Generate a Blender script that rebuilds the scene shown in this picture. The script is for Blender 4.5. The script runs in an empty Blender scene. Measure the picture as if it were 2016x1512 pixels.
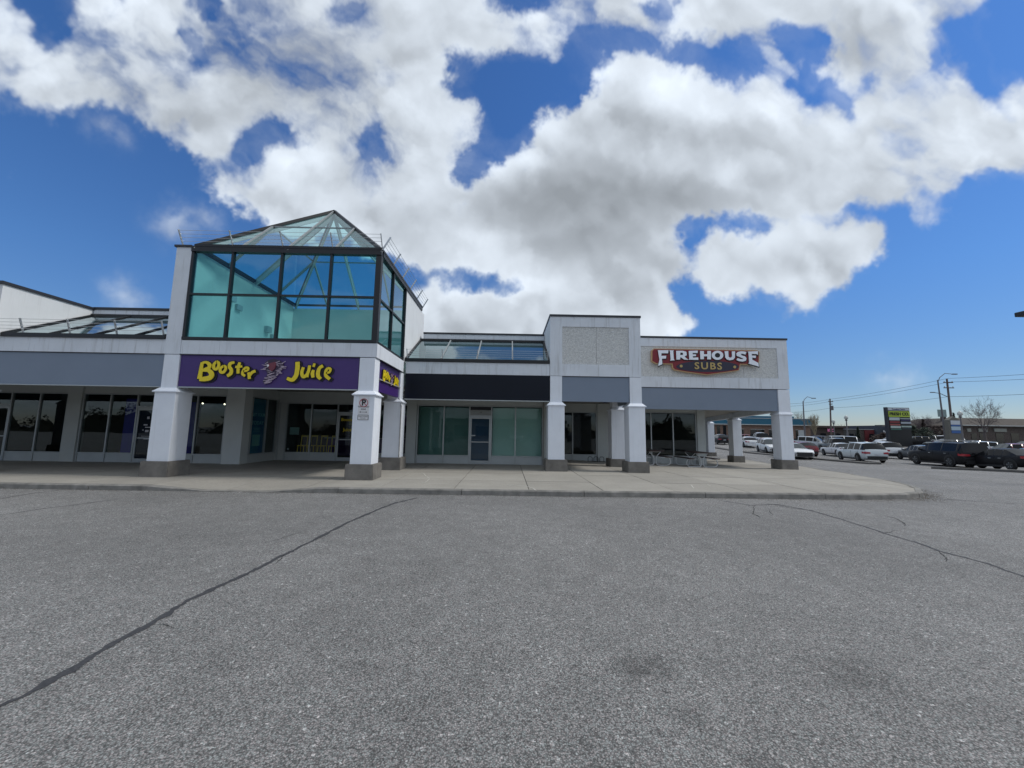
import bpy, bmesh, math, random
import numpy as np
from mathutils import Vector, Matrix
from mathutils.geometry import tessellate_polygon
R = math.radians
random.seed(7)
S = bpy.context.scene
COL = S.collection

# ------------------------------------------------------------------ camera
FPX, YAW, PIT, ROL = 775.0, R(.55), R(6.76), R(.90)
EYE = Vector((0, 0, 1.7))
def cam_axes():
    cy, sy = math.cos(YAW), math.sin(YAW)
    fwd = Vector((sy*math.cos(PIT), cy*math.cos(PIT), math.sin(PIT)))
    r0 = Vector((cy, -sy, 0)); u0 = r0.cross(fwd)
    rt = r0*math.cos(ROL)+u0*math.sin(ROL)
    return rt, rt.cross(fwd), fwd
RT, UP, FW = cam_axes()
cam = bpy.data.cameras.new('camera')
cam.sensor_width = 36; cam.lens = FPX/2016*36; cam.clip_start = .05; cam.clip_end = 3000
co = bpy.data.objects.new('camera', cam); COL.objects.link(co)
co.matrix_world = Matrix.Translation(EYE) @ Matrix((RT, UP, -FW)).transposed().to_4x4()
S.camera = co

def at(px, py, Y):
    """surveyed point: where the sight line of a photo pixel meets the plane at depth Y"""
    d = RT*(px-1008)/FPX - UP*(py-756)/FPX + FW
    return EYE + d*(Y/d.y)

# ------------------------------------------------------------------ light
SUN_AZ, SUN_EL = R(90), R(52)
EXPO = 0.45
S.view_settings.view_transform = 'Standard'; S.view_settings.look = 'None'
S.view_settings.exposure = EXPO; S.view_settings.gamma = 1
S.view_settings.use_curve_mapping = False
sun = bpy.data.lights.new('sun', 'SUN'); sun.energy = 1.5; sun.angle = R(10); sun.color = (1, .965, .91)
so = bpy.data.objects.new('sun', sun); COL.objects.link(so)
sd = Vector((math.sin(SUN_AZ)*math.cos(SUN_EL), math.cos(SUN_AZ)*math.cos(SUN_EL), math.sin(SUN_EL)))
so.rotation_euler = sd.to_track_quat('Z', 'Y').to_euler(); so.location = (30, 10, 40)

# ---- clouds: outlines of the day's clouds on the sky sphere, broken up by fractal noise
CLOUD = [
 [(-150,-60),(20,0),(60,55),(62,78),(100,112),(122,82),(118,40),(135,-60),(1330,-120),(1990,-120),(1975,0),(1950,90),(1905,160),(1912,178),(1960,160),(2200,130),(2200,330),(2005,345),(1935,352),(1880,378),(1830,392),(1765,410),(1700,395),(1640,418),(1520,425),(1430,425),(1306,435),(1340,470),(1372,500),(1382,520),(1374,542),(1300,550),(1331,600),(1340,618),(1361,622),(1346,650),(1290,670),(1290,760),(820,760),(825,550),(850,535),(830,522),(740,480),(560,455),(480,420),(420,372),(410,345),(450,330),(440,316),(350,288),(300,262),(262,224),(200,214),(120,226),(60,206),(0,186),(-150,150)],
 [(1370,490),(1400,462),(1460,450),(1530,440),(1600,432),(1680,430),(1720,445),(1742,490),(1720,512),(1662,520),(1667,545),(1650,570),(1592,590),(1560,596),(1500,562),(1430,587),(1390,570),(1380,545),(1374,520)],
 [(1466,576),(1500,580),(1508,595),(1484,594)],
 [(1514,622),(1556,606),(1600,588),(1630,588),(1604,612),(1560,622),(1522,630)],
 [(1786,434),(1815,405),(1850,410),(1884,426),(1850,438)],
]
FAINT = [ [(172,232),(200,236),(252,280),(240,292),(190,262)], [(296,446),(345,418),(425,430),(430,452),(340,462)],
 [(1702,752),(1722,728),(1760,732),(1812,752),(1750,758)], [(200,585),(250,570),(290,600),(240,612)] ]
HOLE = [
 [(1125,50),(1250,66),(1345,84),(1500,84),(1512,130),(1465,168),(1400,153),(1335,150),(1300,114),(1215,102),(1165,116),(1148,170),(1100,140)],
 [(1500,30),(1570,50),(1640,70),(1640,110),(1620,150),(1690,170),(1680,205),(1590,200),(1560,170),(1580,130),(1540,100)],
 [(690,285),(730,244),(752,262),(745,310),(718,330)], [(325,25),(350,30),(395,80),(415,120),(380,110),(345,70)], [(920,-60),(1100,-60),(1110,10),(1000,30),(930,0)], [(1930,30),(1990,0),(2050,0),(2050,150),(1930,150)],
 [(470,262),(520,240),(565,238),(590,268),(620,290),(560,288),(505,300),(462,330),(440,300)], [(862,104),(925,92),(1000,108),(1130,130),(1160,110),(1158,160),(1140,205),(1095,232),(1038,250),(1030,290),(990,306),(935,338),(915,300),(955,270),(940,195),(890,175)],[(190,-20),(215,-40),(235,10),(215,30)],[(800,538),(880,520),(950,524),(1000,545),(1062,556),(1060,576),(960,582),(840,560)],
 [(1085,20),(1100,10),(1108,50),(1095,60)],[(1200,60),(1216,50),(1222,84),(1206,90)],[(1030,60),(1042,52),(1046,84),(1034,90)],[(1880,60),(1930,40),(1940,80),(1890,110)],[(1815,120),(1850,100),(1862,130),(1830,150)],[(1700,150),(1730,146),(1735,170),(1705,172)],[(1445,60),(1470,50),(1478,70),(1452,78)],[(560,150),(580,146),(582,162),(562,166)],
 [(865,108),(925,100),(960,128),(1010,122),(1060,135),(1110,150),(1140,160),(1150,182),(1138,205),(1095,236),(1042,252),(1034,292),(995,308),(940,340),(926,372),(898,352),(872,330),(908,302),(958,300),(955,240),(945,195),(925,188),(903,160),(885,172)],
 [(450,280),(508,244),(560,236),(578,256),(618,284),(560,284),(510,302),(460,336),(448,310)],
 [(352,244),(385,240),(396,262),(360,268)], [(700,290),(738,246),(745,290),(715,326)],
 [(640,8),(700,6),(722,28),(660,34)], [(370,-60),(430,-60),(434,24),(385,16)], [(336,42),(350,40),(385,88),(400,108),(378,98)],
 [(1250,15),(1310,-5),(1326,30),(1312,56),(1270,52)], [(1045,-10),(1062,10),(1050,14)],[(1140,0),(1160,-10),(1160,30),(1148,40)],
 [(1312,122),(1345,104),(1400,112),(1430,98),(1482,106),(1492,135),(1468,168),(1455,146),(1400,152),(1350,152)],
 [(1508,38),(1560,60),(1582,75),(1632,84),(1610,120),(1622,150),(1672,170),(1650,186),(1590,196),(1566,170),(1590,130),(1550,98),(1520,64)],
 [(1660,200),(1690,208),(1692,242),(1668,228)], [(1510,236),(1548,236),(1545,250),(1512,248)],
 [(1560,425),(1630,416),(1625,434),(1575,434)], [(1436,442),(1466,428),(1506,428),(1518,446),(1476,452),(1446,452)],
 [(1304,434),(1356,430),(1408,438),(1402,465),(1362,477),(1336,466)], [(1372,500),(1384,520),(1376,530),(1366,512)],
 [(806,535),(880,518),(946,523),(976,545),(1026,543),(1062,560),(1056,572),(996,557),(956,577),(926,562),(921,547),(846,552)],
 [(1300,550),(1378,540),(1400,578),(1430,592),(1370,640),(1340,618),(1322,590)],
 [(898,402),(922,410),(925,436),(905,425)],
]
GREY = [(380,200,200,40,.12),(150,120,120,50,.12),(520,80,150,36,.12),(760,120,90,50,.12),(860,430,120,24,.12),(1420,300,160,40,.14),(1080,320,60,70,.12),(1180,360,170,95,.42),(1100,420,150,60,.32),(1330,380,120,50,.28),(1270,250,110,60,.18),(1745,305,90,60,.2),(1530,520,120,26,.26),(290,180,150,45,.2),(620,150,120,80,.16),
 (980,400,80,60,.2),(1080,490,110,26,.2),(1190,600,90,26,.26),(700,300,80,70,.1),(960,640,110,22,.24),(560,400,90,30,.14),(400,240,90,30,.18),(1700,120,120,60,.1),(1640,560,60,18,.16),(1300,520,60,18,.2)]
BRITE = [(1170,150,32,50,.3),(1290,150,60,42,.28),(1000,318,70,26,.25),(1060,265,40,22,.22),(1500,200,160,60,.15),(1800,120,160,110,.14),(1550,300,120,40,.15),(1600,460,120,26,.16),(1850,260,160,60,.1),(560,310,60,22,.12),(1350,30,120,50,.12)]

WISPY = [(180,80,300,190), (480,90,280,170), (660,220,220,150), (1120,40,220,80), (1500,110,200,90), (760,280,120,110), (1560,160,160,110), (1880,130,220,190), (1850,330,200,110), (480,330,70,60), (30,150,120,100)]

def build_cloud_image():
    W, H = 3584, 1792
    rs = np.random.RandomState(11)
    tab = rs.rand(256, 256).astype(np.float32)
    def vn(x, y):
        xi = np.floor(x); yi = np.floor(y); fx = x-xi; fy = y-yi
        xi = xi.astype(np.int32) & 255; yi = yi.astype(np.int32) & 255
        x1 = (xi+1) & 255; y1 = (yi+1) & 255
        fx = fx*fx*(3-2*fx); fy = fy*fy*(3-2*fy)
        a = tab[yi, xi]; b = tab[yi, x1]; c = tab[y1, xi]; d = tab[y1, x1]
        return (a+(b-a)*fx)*(1-fy)+(c+(d-c)*fx)*fy
    def fbm(x, y, n, g=.52):
        s = np.zeros_like(x); a = 1.; t = 0.
        for i in range(n):
            s += a*vn(x+i*17.3, y+i*9.1); t += a; a *= g
            x, y = (x*.8-y*.6)*2.03, (x*.6+y*.8)*2.03
        return s/t
    # coverage map on a tangent plane, quarter resolution
    q = 4.; gx0, gy0, gx1, gy1 = -240, -240, 2260, 960
    gw, gh = int((gx1-gx0)/q), int((gy1-gy0)/q)
    GX, GY = np.meshgrid(gx0+(np.arange(gw)+.5)*q, gy0+(np.arange(gh)+.5)*q)
    def inside(poly):
        m = np.zeros(GX.shape, bool); n = len(poly)
        for i in range(n):
            x1, y1 = poly[i]; x2, y2 = poly[(i+1) % n]
            if y1 == y2: continue
            c = ((y1 > GY) != (y2 > GY)) & (GX < (x2-x1)*(GY-y1)/(y2-y1)+x1)
            m ^= c
        return m
    M = np.zeros(GX.shape, np.float32)
    for p in CLOUD: M[inside(p)] = 1
    for p in HOLE: M[inside(p)] = 0
    Fm = np.zeros(GX.shape, np.float32)
    for p in FAINT: Fm[inside(p)] = 1
    def blur(A, k, it=3):
        for _ in range(it):
            for ax in (0, 1):
                P = np.pad(A, [(k+1, k) if a == ax else (0, 0) for a in (0, 1)], mode='edge')
                c = np.cumsum(P, axis=ax, dtype=np.float64)
                n = A.shape[ax]
                A = (np.take(c, range(2*k+1, 2*k+1+n), ax)-np.take(c, range(0, n), ax))/(2*k+1)
        return A.astype(np.float32)
    M1 = blur(M, 3, 3); M2 = blur(M, 10); Fm = blur(Fm, 4)
    BR = np.zeros(GX.shape, np.float32); M3 = blur(M, 26)
    WSP = np.zeros(GX.shape, np.float32)
    for (cx, cy, rx, ry) in WISPY: WSP = np.maximum(WSP, np.exp(-((GX-cx)/rx)**2-((GY-cy)/ry)**2))
    for (cx, cy, rx, ry, a) in GREY: BR -= a*np.exp(-((GX-cx)/rx)**2-((GY-cy)/ry)**2)
    for (cx, cy, rx, ry, a) in BRITE: BR += a*np.exp(-((GX-cx)/rx)**2-((GY-cy)/ry)**2)
    def samp(A, u, v):
        x = np.clip((u-gx0)/q-.5, 0, gw-1.001); y = np.clip((v-gy0)/q-.5, 0, gh-1.001)
        xi = x.astype(np.int32); yi = y.astype(np.int32); fx = x-xi; fy = y-yi
        return (A[yi, xi]*(1-fx)+A[yi, xi+1]*fx)*(1-fy)+(A[yi+1, xi]*(1-fx)+A[yi+1, xi+1]*fx)*fy
    out = np.zeros((H, W, 4), np.float32); out[..., 3] = 1
    j0 = int(H*(.5-.01))
    el = ((np.arange(j0, H)+.5)/H-.5)*math.pi
    az = ((np.arange(W)+.5)/W-.5)*2*math.pi       # 0 = +Y, growing towards +X
    AZ, EL = np.meshgrid(az.astype(np.float32), el.astype(np.float32))
    ce = np.cos(EL); dx = np.sin(AZ)*ce; dy = np.cos(AZ)*ce; dz = np.sin(EL)
    zz = np.maximum(dz, 0)+.13
    px, py = dx/zz, dy/zz
    w = dx*FW.x+dy*FW.y+dz*FW.z
    ok = w > .12
    ws = np.where(ok, w, 1)
    u = 1008+FPX*(dx*RT.x+dy*RT.y+dz*RT.z)/ws; v = 756-FPX*(dx*UP.x+dy*UP.y+dz*UP.z)/ws
    fr = np.clip(np.minimum(np.minimum((u+200)/160, (2230-u)/160), (v+200)/160), 0, 1)*ok
    def fields(qx, qy, z):
        n1 = fbm(qx*.55, qy*.55, 6); n2 = fbm(qx*.55+40, qy*.55+9, 6)
        h1 = fbm(qx*2.6+5, qy*2.6+2, 5, .6); h2 = fbm(qx*2.6+50, qy*2.6+25, 5, .6)
        ang = z; ca, sa = np.cos(ang), np.sin(ang)
        wx, wy = qx*ca+qy*sa, -qx*sa+qy*ca
        st = fbm(wx*.75+(n1-.5)*1.4+(h1-.5)*.3, wy*1.45+(n2-.5)*1.4+(h2-.5)*.3, 7, .58)
        nd = fbm(qx+(n1-.5)*1.0, qy+(n2-.5)*1.0, 8, .58)
        bx, by = qx*.62+(h1-.5)*.22, qy*.62+(h2-.5)*.22
        nl = fbm(bx, by, 4, .46); nl2 = fbm(bx+.05, by-.15, 4, .46)
        return n1, n2, h1, h2, st, nd, nl, nl2
    uc = np.clip(u, -600, 2600); vc = np.clip(v, -600, 1300)
    inn = fields(uc/118., vc/118., np.float32(.55))
    outf = fields(px*5.2, py*5.2, np.float32(.6))
    n1, n2, h1, h2, st, nd, nl, nl2 = [i_*fr+o_*(1-fr) for i_, o_ in zip(inn, outf)]
    nb = fbm(px*1.25+31, py*1.25+77, 6)
    uu = u+(n1-.5)*46+(h1-.5)*64; vv = v+(n2-.5)*36+(h2-.5)*56
    m1 = samp(M1, uu, vv); m2 = samp(M2, uu, vv); fa = samp(Fm, uu, vv); br = samp(BR, u+(n1-.5)*90, v+(n2-.5)*70)
    m2s = samp(M2, uu, vv-34)
    gen = np.clip((nb-.43)*5+.5, 0, 1)
    m1 = m1*fr+gen*(1-fr); m2 = m2*fr+gen*(1-fr); m2s = m2s*fr+gen*(1-fr); fa = fa*fr; br = br*fr-.10*(1-fr)
    wisp = samp(WSP, u, v)*fr                    # 1 where the cloud is thin and combed out
    det = nd*(1-wisp*.7)+st*wisp*.7
    dens = .78*m1+.22*m2+(det-.5)*(.95+1.35*wisp)-.10*wisp-.03
    t = np.clip((dens-.20)/(.50+.34*wisp), 0, 1); a = t*t*(3-2*t)
    a = np.maximum(a, np.clip(m2*1.6-.5, 0, 1)*np.clip((st-.34)*2.6, 0, 1)*.55)
    a = np.maximum(a, np.clip(fa*.8*np.clip(.5+(nd-.42)*4, 0, 1), 0, .45))
    edge = np.clip((1.0-dens)/.5, 0, 1)*np.clip(a*1.5-.3, 0, 1)
    core = np.clip(samp(M3, uu, vv)*fr+gen*.5*(1-fr), 0, 1)
    lit = np.clip((nl-nl2)*1.45, -.2, .2)*(1-.45*wisp)+np.clip((m2-m2s)*.22, -.10, .16)
    b = .70-.10*core+.13*edge*(1-wisp*.6)+lit+br*.62+(nd-.5)*.25+(st-.5)*.55*(.25+wisp)
    b = b*.94+.075
    b = np.where(b < .5, .5-(.5-b)*.6, b)
    b = np.clip(b, .33, .97)
    a *= np.clip((dz-.005)/.05, 0, 1)
    out[j0:, :, 0] = b; out[j0:, :, 1] = a
    img = bpy.data.images.new('cloud_field', W, H, alpha=False, float_buffer=True)
    img.colorspace_settings.name = 'Non-Color'
    img.pixels.foreach_set(out.ravel()); img.update()
    return img

world = bpy.data.worlds.new('World'); S.world = world; world.use_nodes = True
wn = world.node_tree; N = wn.nodes; L = wn.links; N.clear()
SKY_STR = .09
wo = N.new('ShaderNodeOutputWorld'); bg = N.new('ShaderNodeBackground'); bg.inputs[1].default_value = SKY_STR
sk = N.new('ShaderNodeTexSky'); sk.sky_type = 'NISHITA'; sk.sun_disc = False
sk.sun_elevation = SUN_EL; sk.sun_rotation = SUN_AZ; sk.air_density = 1.0; sk.dust_density = .15; sk.ozone_density = 3.0
hs = N.new('ShaderNodeMixRGB'); hs.blend_type = 'MULTIPLY'; hs.inputs[0].default_value = 1
tc = N.new('ShaderNodeTexCoord')
sep = N.new('ShaderNodeSeparateXYZ'); L.new(tc.outputs['Generated'], sep.inputs[0])
def wm(op, a, b=None):
    n = N.new('ShaderNodeMath'); n.operation = op
    for i, q in enumerate((a, b)):
        if q is None: continue
        if isinstance(q, (int, float)): n.inputs[i].default_value = q
        else: L.new(q, n.inputs[i])
    return n.outputs[0]
azn = wm('ARCTAN2', sep.outputs['X'], sep.outputs['Y'])
eln = wm('ARCSINE', sep.outputs['Z'])
# clear-air tint: deep blue aloft, paler and less green towards the horizon
ramp = N.new('ShaderNodeValToRGB'); re_ = ramp.color_ramp.elements
re_[0].position = 0; re_[0].color = (.50, .53, .64, 1); re_[1].position = .6; re_[1].color = (.42, .72, 1.08, 1)
q_ = re_.new(.12); q_.color = (.43, .56, .74, 1); q_ = re_.new(.3); q_.color = (.42, .66, .93, 1)
L.new(sep.outputs['Z'], ramp.inputs[0]); L.new(ramp.outputs[0], hs.inputs[2])
cu = wm('ADD', wm('DIVIDE', azn, 2*math.pi), .5); cv = wm('ADD', wm('DIVIDE', eln, math.pi), .5)
cmb = N.new('ShaderNodeCombineXYZ'); L.new(cu, cmb.inputs[0]); L.new(cv, cmb.inputs[1])
it = N.new('ShaderNodeTexImage'); it.image = build_cloud_image(); it.interpolation = 'Cubic'; it.extension = 'REPEAT'
L.new(cmb.outputs[0], it.inputs[0])
sc_ = N.new('ShaderNodeSeparateColor'); L.new(it.outputs[0], sc_.inputs[0])
cc = N.new('ShaderNodeCombineXYZ')
K = .76/SKY_STR
bb = sc_.outputs[0]
L.new(wm('MULTIPLY', bb, K*.90), cc.inputs[0]); L.new(wm('MULTIPLY', bb, K*.99), cc.inputs[1]); L.new(wm('MULTIPLY', bb, K*1.10), cc.inputs[2])
mx = N.new('ShaderNodeMixRGB'); L.new(sk.outputs[0], hs.inputs[1]); L.new(sc_.outputs[1], mx.inputs[0]); L.new(hs.outputs[0], mx.inputs[1]); L.new(cc.outputs[0], mx.inputs[2])
L.new(mx.outputs[0], bg.inputs[0]); L.new(bg.outputs[0], wo.inputs[0])

# ------------------------------------------------------------------ materials
MATS = {}
def mat(name, color, rough=.6, metal=0., noise=None, bump=None, spec=.5, streak=None, emit=None, coat=0.):
    """noise=(scale, amount[, other colour]); bump=(scale, strength); streak=(amount) vertical grime"""
    if name in MATS: return MATS[name]
    m = bpy.data.materials.new(name); m.use_nodes = True
    nt = m.node_tree; b = nt.nodes['Principled BSDF']
    b.inputs['Roughness'].default_value = rough; b.inputs['Metallic'].default_value = metal
    b.inputs['Specular IOR Level'].default_value = spec
    if coat: b.inputs['Coat Weight'].default_value = coat; b.inputs['Coat Roughness'].default_value = .04
    c = (*color, 1) if len(color) == 3 else color
    b.inputs['Base Color'].default_value = c
    src = None
    geo = nt.nodes.new('ShaderNodeNewGeometry')
    if noise:
        n = nt.nodes.new('ShaderNodeTexNoise'); n.inputs['Scale'].default_value = noise[0]; n.inputs['Detail'].default_value = 6; n.inputs['Roughness'].default_value = .6
        nt.links.new(geo.outputs['Position'], n.inputs['Vector'])
        r = nt.nodes.new('ShaderNodeMapRange'); r.inputs[1].default_value = .3; r.inputs[2].default_value = .7
        nt.links.new(n.outputs[0], r.inputs[0])
        x = nt.nodes.new('ShaderNodeMixRGB'); o = noise[2] if len(noise) > 2 else tuple(v*(1-noise[1]) for v in color)
        x.inputs[1].default_value = c; x.inputs[2].default_value = (*o, 1)
        nt.links.new(r.outputs[0], x.inputs[0]); src = x.outputs[0]
    if streak:
        mp = nt.nodes.new('ShaderNodeMapping'); mp.inputs['Scale'].default_value = (5, 5, .35)
        nt.links.new(geo.outputs['Position'], mp.inputs[0])
        n = nt.nodes.new('ShaderNodeTexNoise'); n.inputs['Scale'].default_value = 1.6; n.inputs['Detail'].default_value = 7; n.inputs['Roughness'].default_value = .65
        nt.links.new(mp.outputs[0], n.inputs[0])
        r = nt.nodes.new('ShaderNodeMapRange'); r.inputs[1].default_value = .53; r.inputs[2].default_value = .78
        nt.links.new(n.outputs[0], r.inputs[0])
        g = nt.nodes.new('ShaderNodeMath'); g.operation = 'MULTIPLY'; g.inputs[1].default_value = streak; nt.links.new(r.outputs[0], g.inputs[0])
        x = nt.nodes.new('ShaderNodeMixRGB'); x.inputs[2].default_value = (.16, .145, .12, 1)
        if src: nt.links.new(src, x.inputs[1])
        else: x.inputs[1].default_value = c
        nt.links.new(g.outputs[0], x.inputs[0]); src = x.outputs[0]
    if src: nt.links.new(src, b.inputs['Base Color'])
    if bump:
        n = nt.nodes.new('ShaderNodeTexNoise'); n.inputs['Scale'].default_value = bump[0]; n.inputs['Detail'].default_value = 4
        nt.links.new(geo.outputs['Position'], n.inputs['Vector'])
        bp = nt.nodes.new('ShaderNodeBump'); bp.inputs['Strength'].default_value = bump[1]; bp.inputs['Distance'].default_value = .01
        nt.links.new(n.outputs[0], bp.inputs['Height']); nt.links.new(bp.outputs[0], b.inputs['Normal'])
    if emit:
        b.inputs['Emission Color'].default_value = (*emit[0], 1); b.inputs['Emission Strength'].default_value = emit[1]
    MATS[name] = m
    return m

def glass(name, tint, refl=1.0, rough=.0, ior=1.5):
    if name in MATS: return MATS[name]
    m = bpy.data.materials.new(name); m.use_nodes = True; nt = m.node_tree; nt.nodes.clear()
    o = nt.nodes.new('ShaderNodeOutputMaterial'); t = nt.nodes.new('ShaderNodeBsdfTransparent'); t.inputs[0].default_value = (*tint, 1)
    g = nt.nodes.new('ShaderNodeBsdfGlossy'); g.inputs['Roughness'].default_value = rough; g.inputs[0].default_value = (.86, .95, .97, 1)
    f = nt.nodes.new('ShaderNodeFresnel')
    gb = nt.nodes.new('ShaderNodeNewGeometry'); ma = nt.nodes.new('ShaderNodeMath'); ma.operation = 'MULTIPLY_ADD'; ma.inputs[1].default_value = 1/ior-ior; ma.inputs[2].default_value = ior
    nt.links.new(gb.outputs['Backfacing'], ma.inputs[0]); nt.links.new(ma.outputs[0], f.inputs[0])   # same reflectance from either side of the sheet
    # slight waviness of real sheets of glass
    geo = nt.nodes.new('ShaderNodeNewGeometry'); n = nt.nodes.new('ShaderNodeTexNoise'); n.inputs['Scale'].default_value = .9; n.inputs['Detail'].default_value = 1
    nt.links.new(geo.outputs['Position'], n.inputs['Vector'])
    bp = nt.nodes.new('ShaderNodeBump'); bp.inputs['Strength'].default_value = .05; bp.inputs['Distance'].default_value = .03
    nt.links.new(n.outputs[0], bp.inputs['Height']); nt.links.new(bp.outputs[0], g.inputs['Normal'])
    k = nt.nodes.new('ShaderNodeMath'); k.operation = 'MULTIPLY'; k.inputs[1].default_value = refl; k.use_clamp = True
    oi = nt.nodes.new('ShaderNodeObjectInfo'); rr = nt.nodes.new('ShaderNodeMapRange'); rr.inputs[3].default_value = .90; rr.inputs[4].default_value = 1.06; nt.links.new(oi.outputs['Random'], rr.inputs[0])
    vs = nt.nodes.new('ShaderNodeVectorMath'); vs.operation = 'SCALE'; vs.inputs[0].default_value = tint; nt.links.new(rr.outputs[0], vs.inputs['Scale']); nt.links.new(vs.outputs[0], t.inputs[0])
    x = nt.nodes.new('ShaderNodeMixShader')
    nt.links.new(f.outputs[0], k.inputs[0]); nt.links.new(k.outputs[0], x.inputs[0]); nt.links.new(t.outputs[0], x.inputs[1]); nt.links.new(g.outputs[0], x.inputs[2]); nt.links.new(x.outputs[0], o.inputs[0])
    MATS[name] = m
    return m

white = mat('white_stucco', (.70, .74, .80), .85, noise=(1.3, .10), bump=(90, .25), streak=.46)
white2 = mat('white_shaft', (.77, .81, .88), .8, noise=(2.2, .07), bump=(120, .18), streak=.16)
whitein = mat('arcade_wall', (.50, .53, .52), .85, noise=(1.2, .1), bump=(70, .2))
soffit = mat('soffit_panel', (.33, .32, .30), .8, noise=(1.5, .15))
greyf = mat('grey_fascia', (.19, .235, .31), .55, noise=(1.1, .07))
blackf = mat('black_fascia', (.004, .007, .016), .35, noise=(.9, .2), spec=.22)
dark = mat('black_metal', (.008, .009, .012), .45)
coping = mat('dark_coping', (.022, .024, .032), .5)
silver = mat('anodised_frame', (.42, .45, .46), .4, .35, noise=(8, .08))
steel = mat('galvanised_steel', (.50, .52, .54), .32, .8)
purple = mat('purple_sign_board', (.055, .022, .16), .42, noise=(1.5, .1))
yellow = mat('yellow_letter', (.80, .62, .015), .4)
blackl = mat('black_letter', (.01, .009, .012), .5)
basec = mat('rough_concrete', (.225, .212, .195), .95, noise=(2.6, .45), bump=(45, .9))
curbc = mat('kerb_concrete', (.28, .27, .25), .92, noise=(3.5, .5), bump=(60, .8))
g_tower = glass('teal_glass', (.37, .76, .80), 1.1)
g_pyr = glass('clear_roof_glass', (.70, .88, .88), .9)
g_sky = glass('skylight_glass', (.45, .58, .60), 1.6)
g_shop = glass('shop_glass', (.38, .46, .46), 1.35)
g_clear = glass('alcove_glass', (.62, .70, .70), .9)
g_film = glass('tinted_film_glass', (.62, .80, .77), .85)
g_door = glass('blue_door_glass', (.26, .36, .44), 1.1)
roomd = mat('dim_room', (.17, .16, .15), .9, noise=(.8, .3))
drywall = mat('drywall', (.62, .66, .64), .9, noise=(.7, .06))

def asphalt_mat(name, base, lighter=1.0):
    m = bpy.data.materials.new(name); m.use_nodes = True; nt = m.node_tree; b = nt.nodes['Principled BSDF']
    nn = nt.nodes.new; ln = nt.links.new
    geo = nn('ShaderNodeNewGeometry')
    def noise(s, d=3, r=.6):
        n = nn('ShaderNodeTexNoise'); n.inputs['Scale'].default_value = s; n.inputs['Detail'].default_value = d; n.inputs['Roughness'].default_value = r
        ln(geo.outputs['Position'], n.inputs['Vector']); return n.outputs[0]
    def rng(x, a, c, lo=0, hi=1):
        r = nn('ShaderNodeMapRange'); r.inputs[1].default_value = a; r.inputs[2].default_value = c; r.inputs[3].default_value = lo; r.inputs[4].default_value = hi
        ln(x, r.inputs[0]); return r.outputs[0]
    def mul(x, y):
        q = nn('ShaderNodeMath'); q.operation = 'MULTIPLY'; ln(x, q.inputs[0])
        if isinstance(y, float): q.inputs[1].default_value = y
        else: ln(y, q.inputs[1])
        return q.outputs[0]
    big = rng(noise(.22, 4), .3, .7, .82, 1.16)
    mid = rng(noise(2.7, 5, .7), .3, .7, .86, 1.13)
    v = nn('ShaderNodeTexVoronoi'); v.inputs['Scale'].default_value = 110; ln(geo.outputs['Position'], v.inputs['Vector'])
    sc = nn('ShaderNodeSeparateColor'); ln(v.outputs['Color'], sc.inputs[0])
    stone = rng(sc.outputs[0], 0, 1, .42, 1.50)
    v2 = nn('ShaderNodeTexVoronoi'); v2.inputs['Scale'].default_value = 52; ln(geo.outputs['Position'], v2.inputs['Vector'])
    s2 = nn('ShaderNodeSeparateColor'); ln(v2.outputs['Color'], s2.inputs[0])
    spk = rng(s2.outputs[1], .955, .985, 1, 1.75)
    gap = rng(v.outputs['Distance'], .35, .75, 1.0, .45)
    val = mul(mul(mul(mul(mul(big, mid), stone), gap), spk), base*1.28)
    # oil spots with a shape of their own
    pos = nn('ShaderNodeSeparateXYZ'); ln(geo.outputs['Position'], pos.inputs[0])
    for (cx, cy, rx, ry) in OIL:
        vs = nn('ShaderNodeVectorMath'); vs.operation = 'SUBTRACT'; vs.inputs[1].default_value = (cx, cy, 0); ln(geo.outputs['Position'], vs.inputs[0])
        vm = nn('ShaderNodeVectorMath'); vm.operation = 'MULTIPLY'; vm.inputs[1].default_value = (1/rx, 1/ry, 0); ln(vs.outputs[0], vm.inputs[0])
        le = nn('ShaderNodeVectorMath'); le.operation = 'LENGTH'; ln(vm.outputs[0], le.inputs[0])
        ad = nn('ShaderNodeMath'); ad.operation = 'ADD'; ln(le.outputs['Value'], ad.inputs[0]); ln(rng(noise(9, 4), .3, .7, -.45, .45), ad.inputs[1])
        val = mul(val, rng(ad.outputs[0], .25, .85, .74, 1))
    cb = nn('ShaderNodeCombineXYZ')
    hue = rng(sc.outputs[2], 0, 1, .93, 1.1)
    ln(mul(val, hue), cb.inputs[0]); ln(val, cb.inputs[1]); ln(mul(val, .985), cb.inputs[2])
    ln(cb.outputs[0], b.inputs['Base Color']); b.inputs['Roughness'].default_value = .8; b.inputs['Specular IOR Level'].default_value = .35
    bp = nn('ShaderNodeBump'); bp.inputs['Strength'].default_value = .55; bp.inputs['Distance'].default_value = .006
    ln(mul(rng(sc.outputs[1], 0, 1, .3, 1), gap), bp.inputs['Height']); ln(bp.outputs[0], b.inputs['Normal'])
    return m
def gpt(px, py, z=0.):
    d = RT*(px-1008)/FPX - UP*(py-756)/FPX + FW
    return EYE + d*((z-EYE.z)/d.z)
OIL = []
for (px, py, r) in ((1240, 1318, .22), (1290, 1312, .20), (1345, 1408, .13), (1680, 1332, .34), (1500, 1506, .14)):
    p = gpt(px, py); OIL.append((p.x, p.y, r*1.3, r))
asph = asphalt_mat('asphalt', .190)

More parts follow.
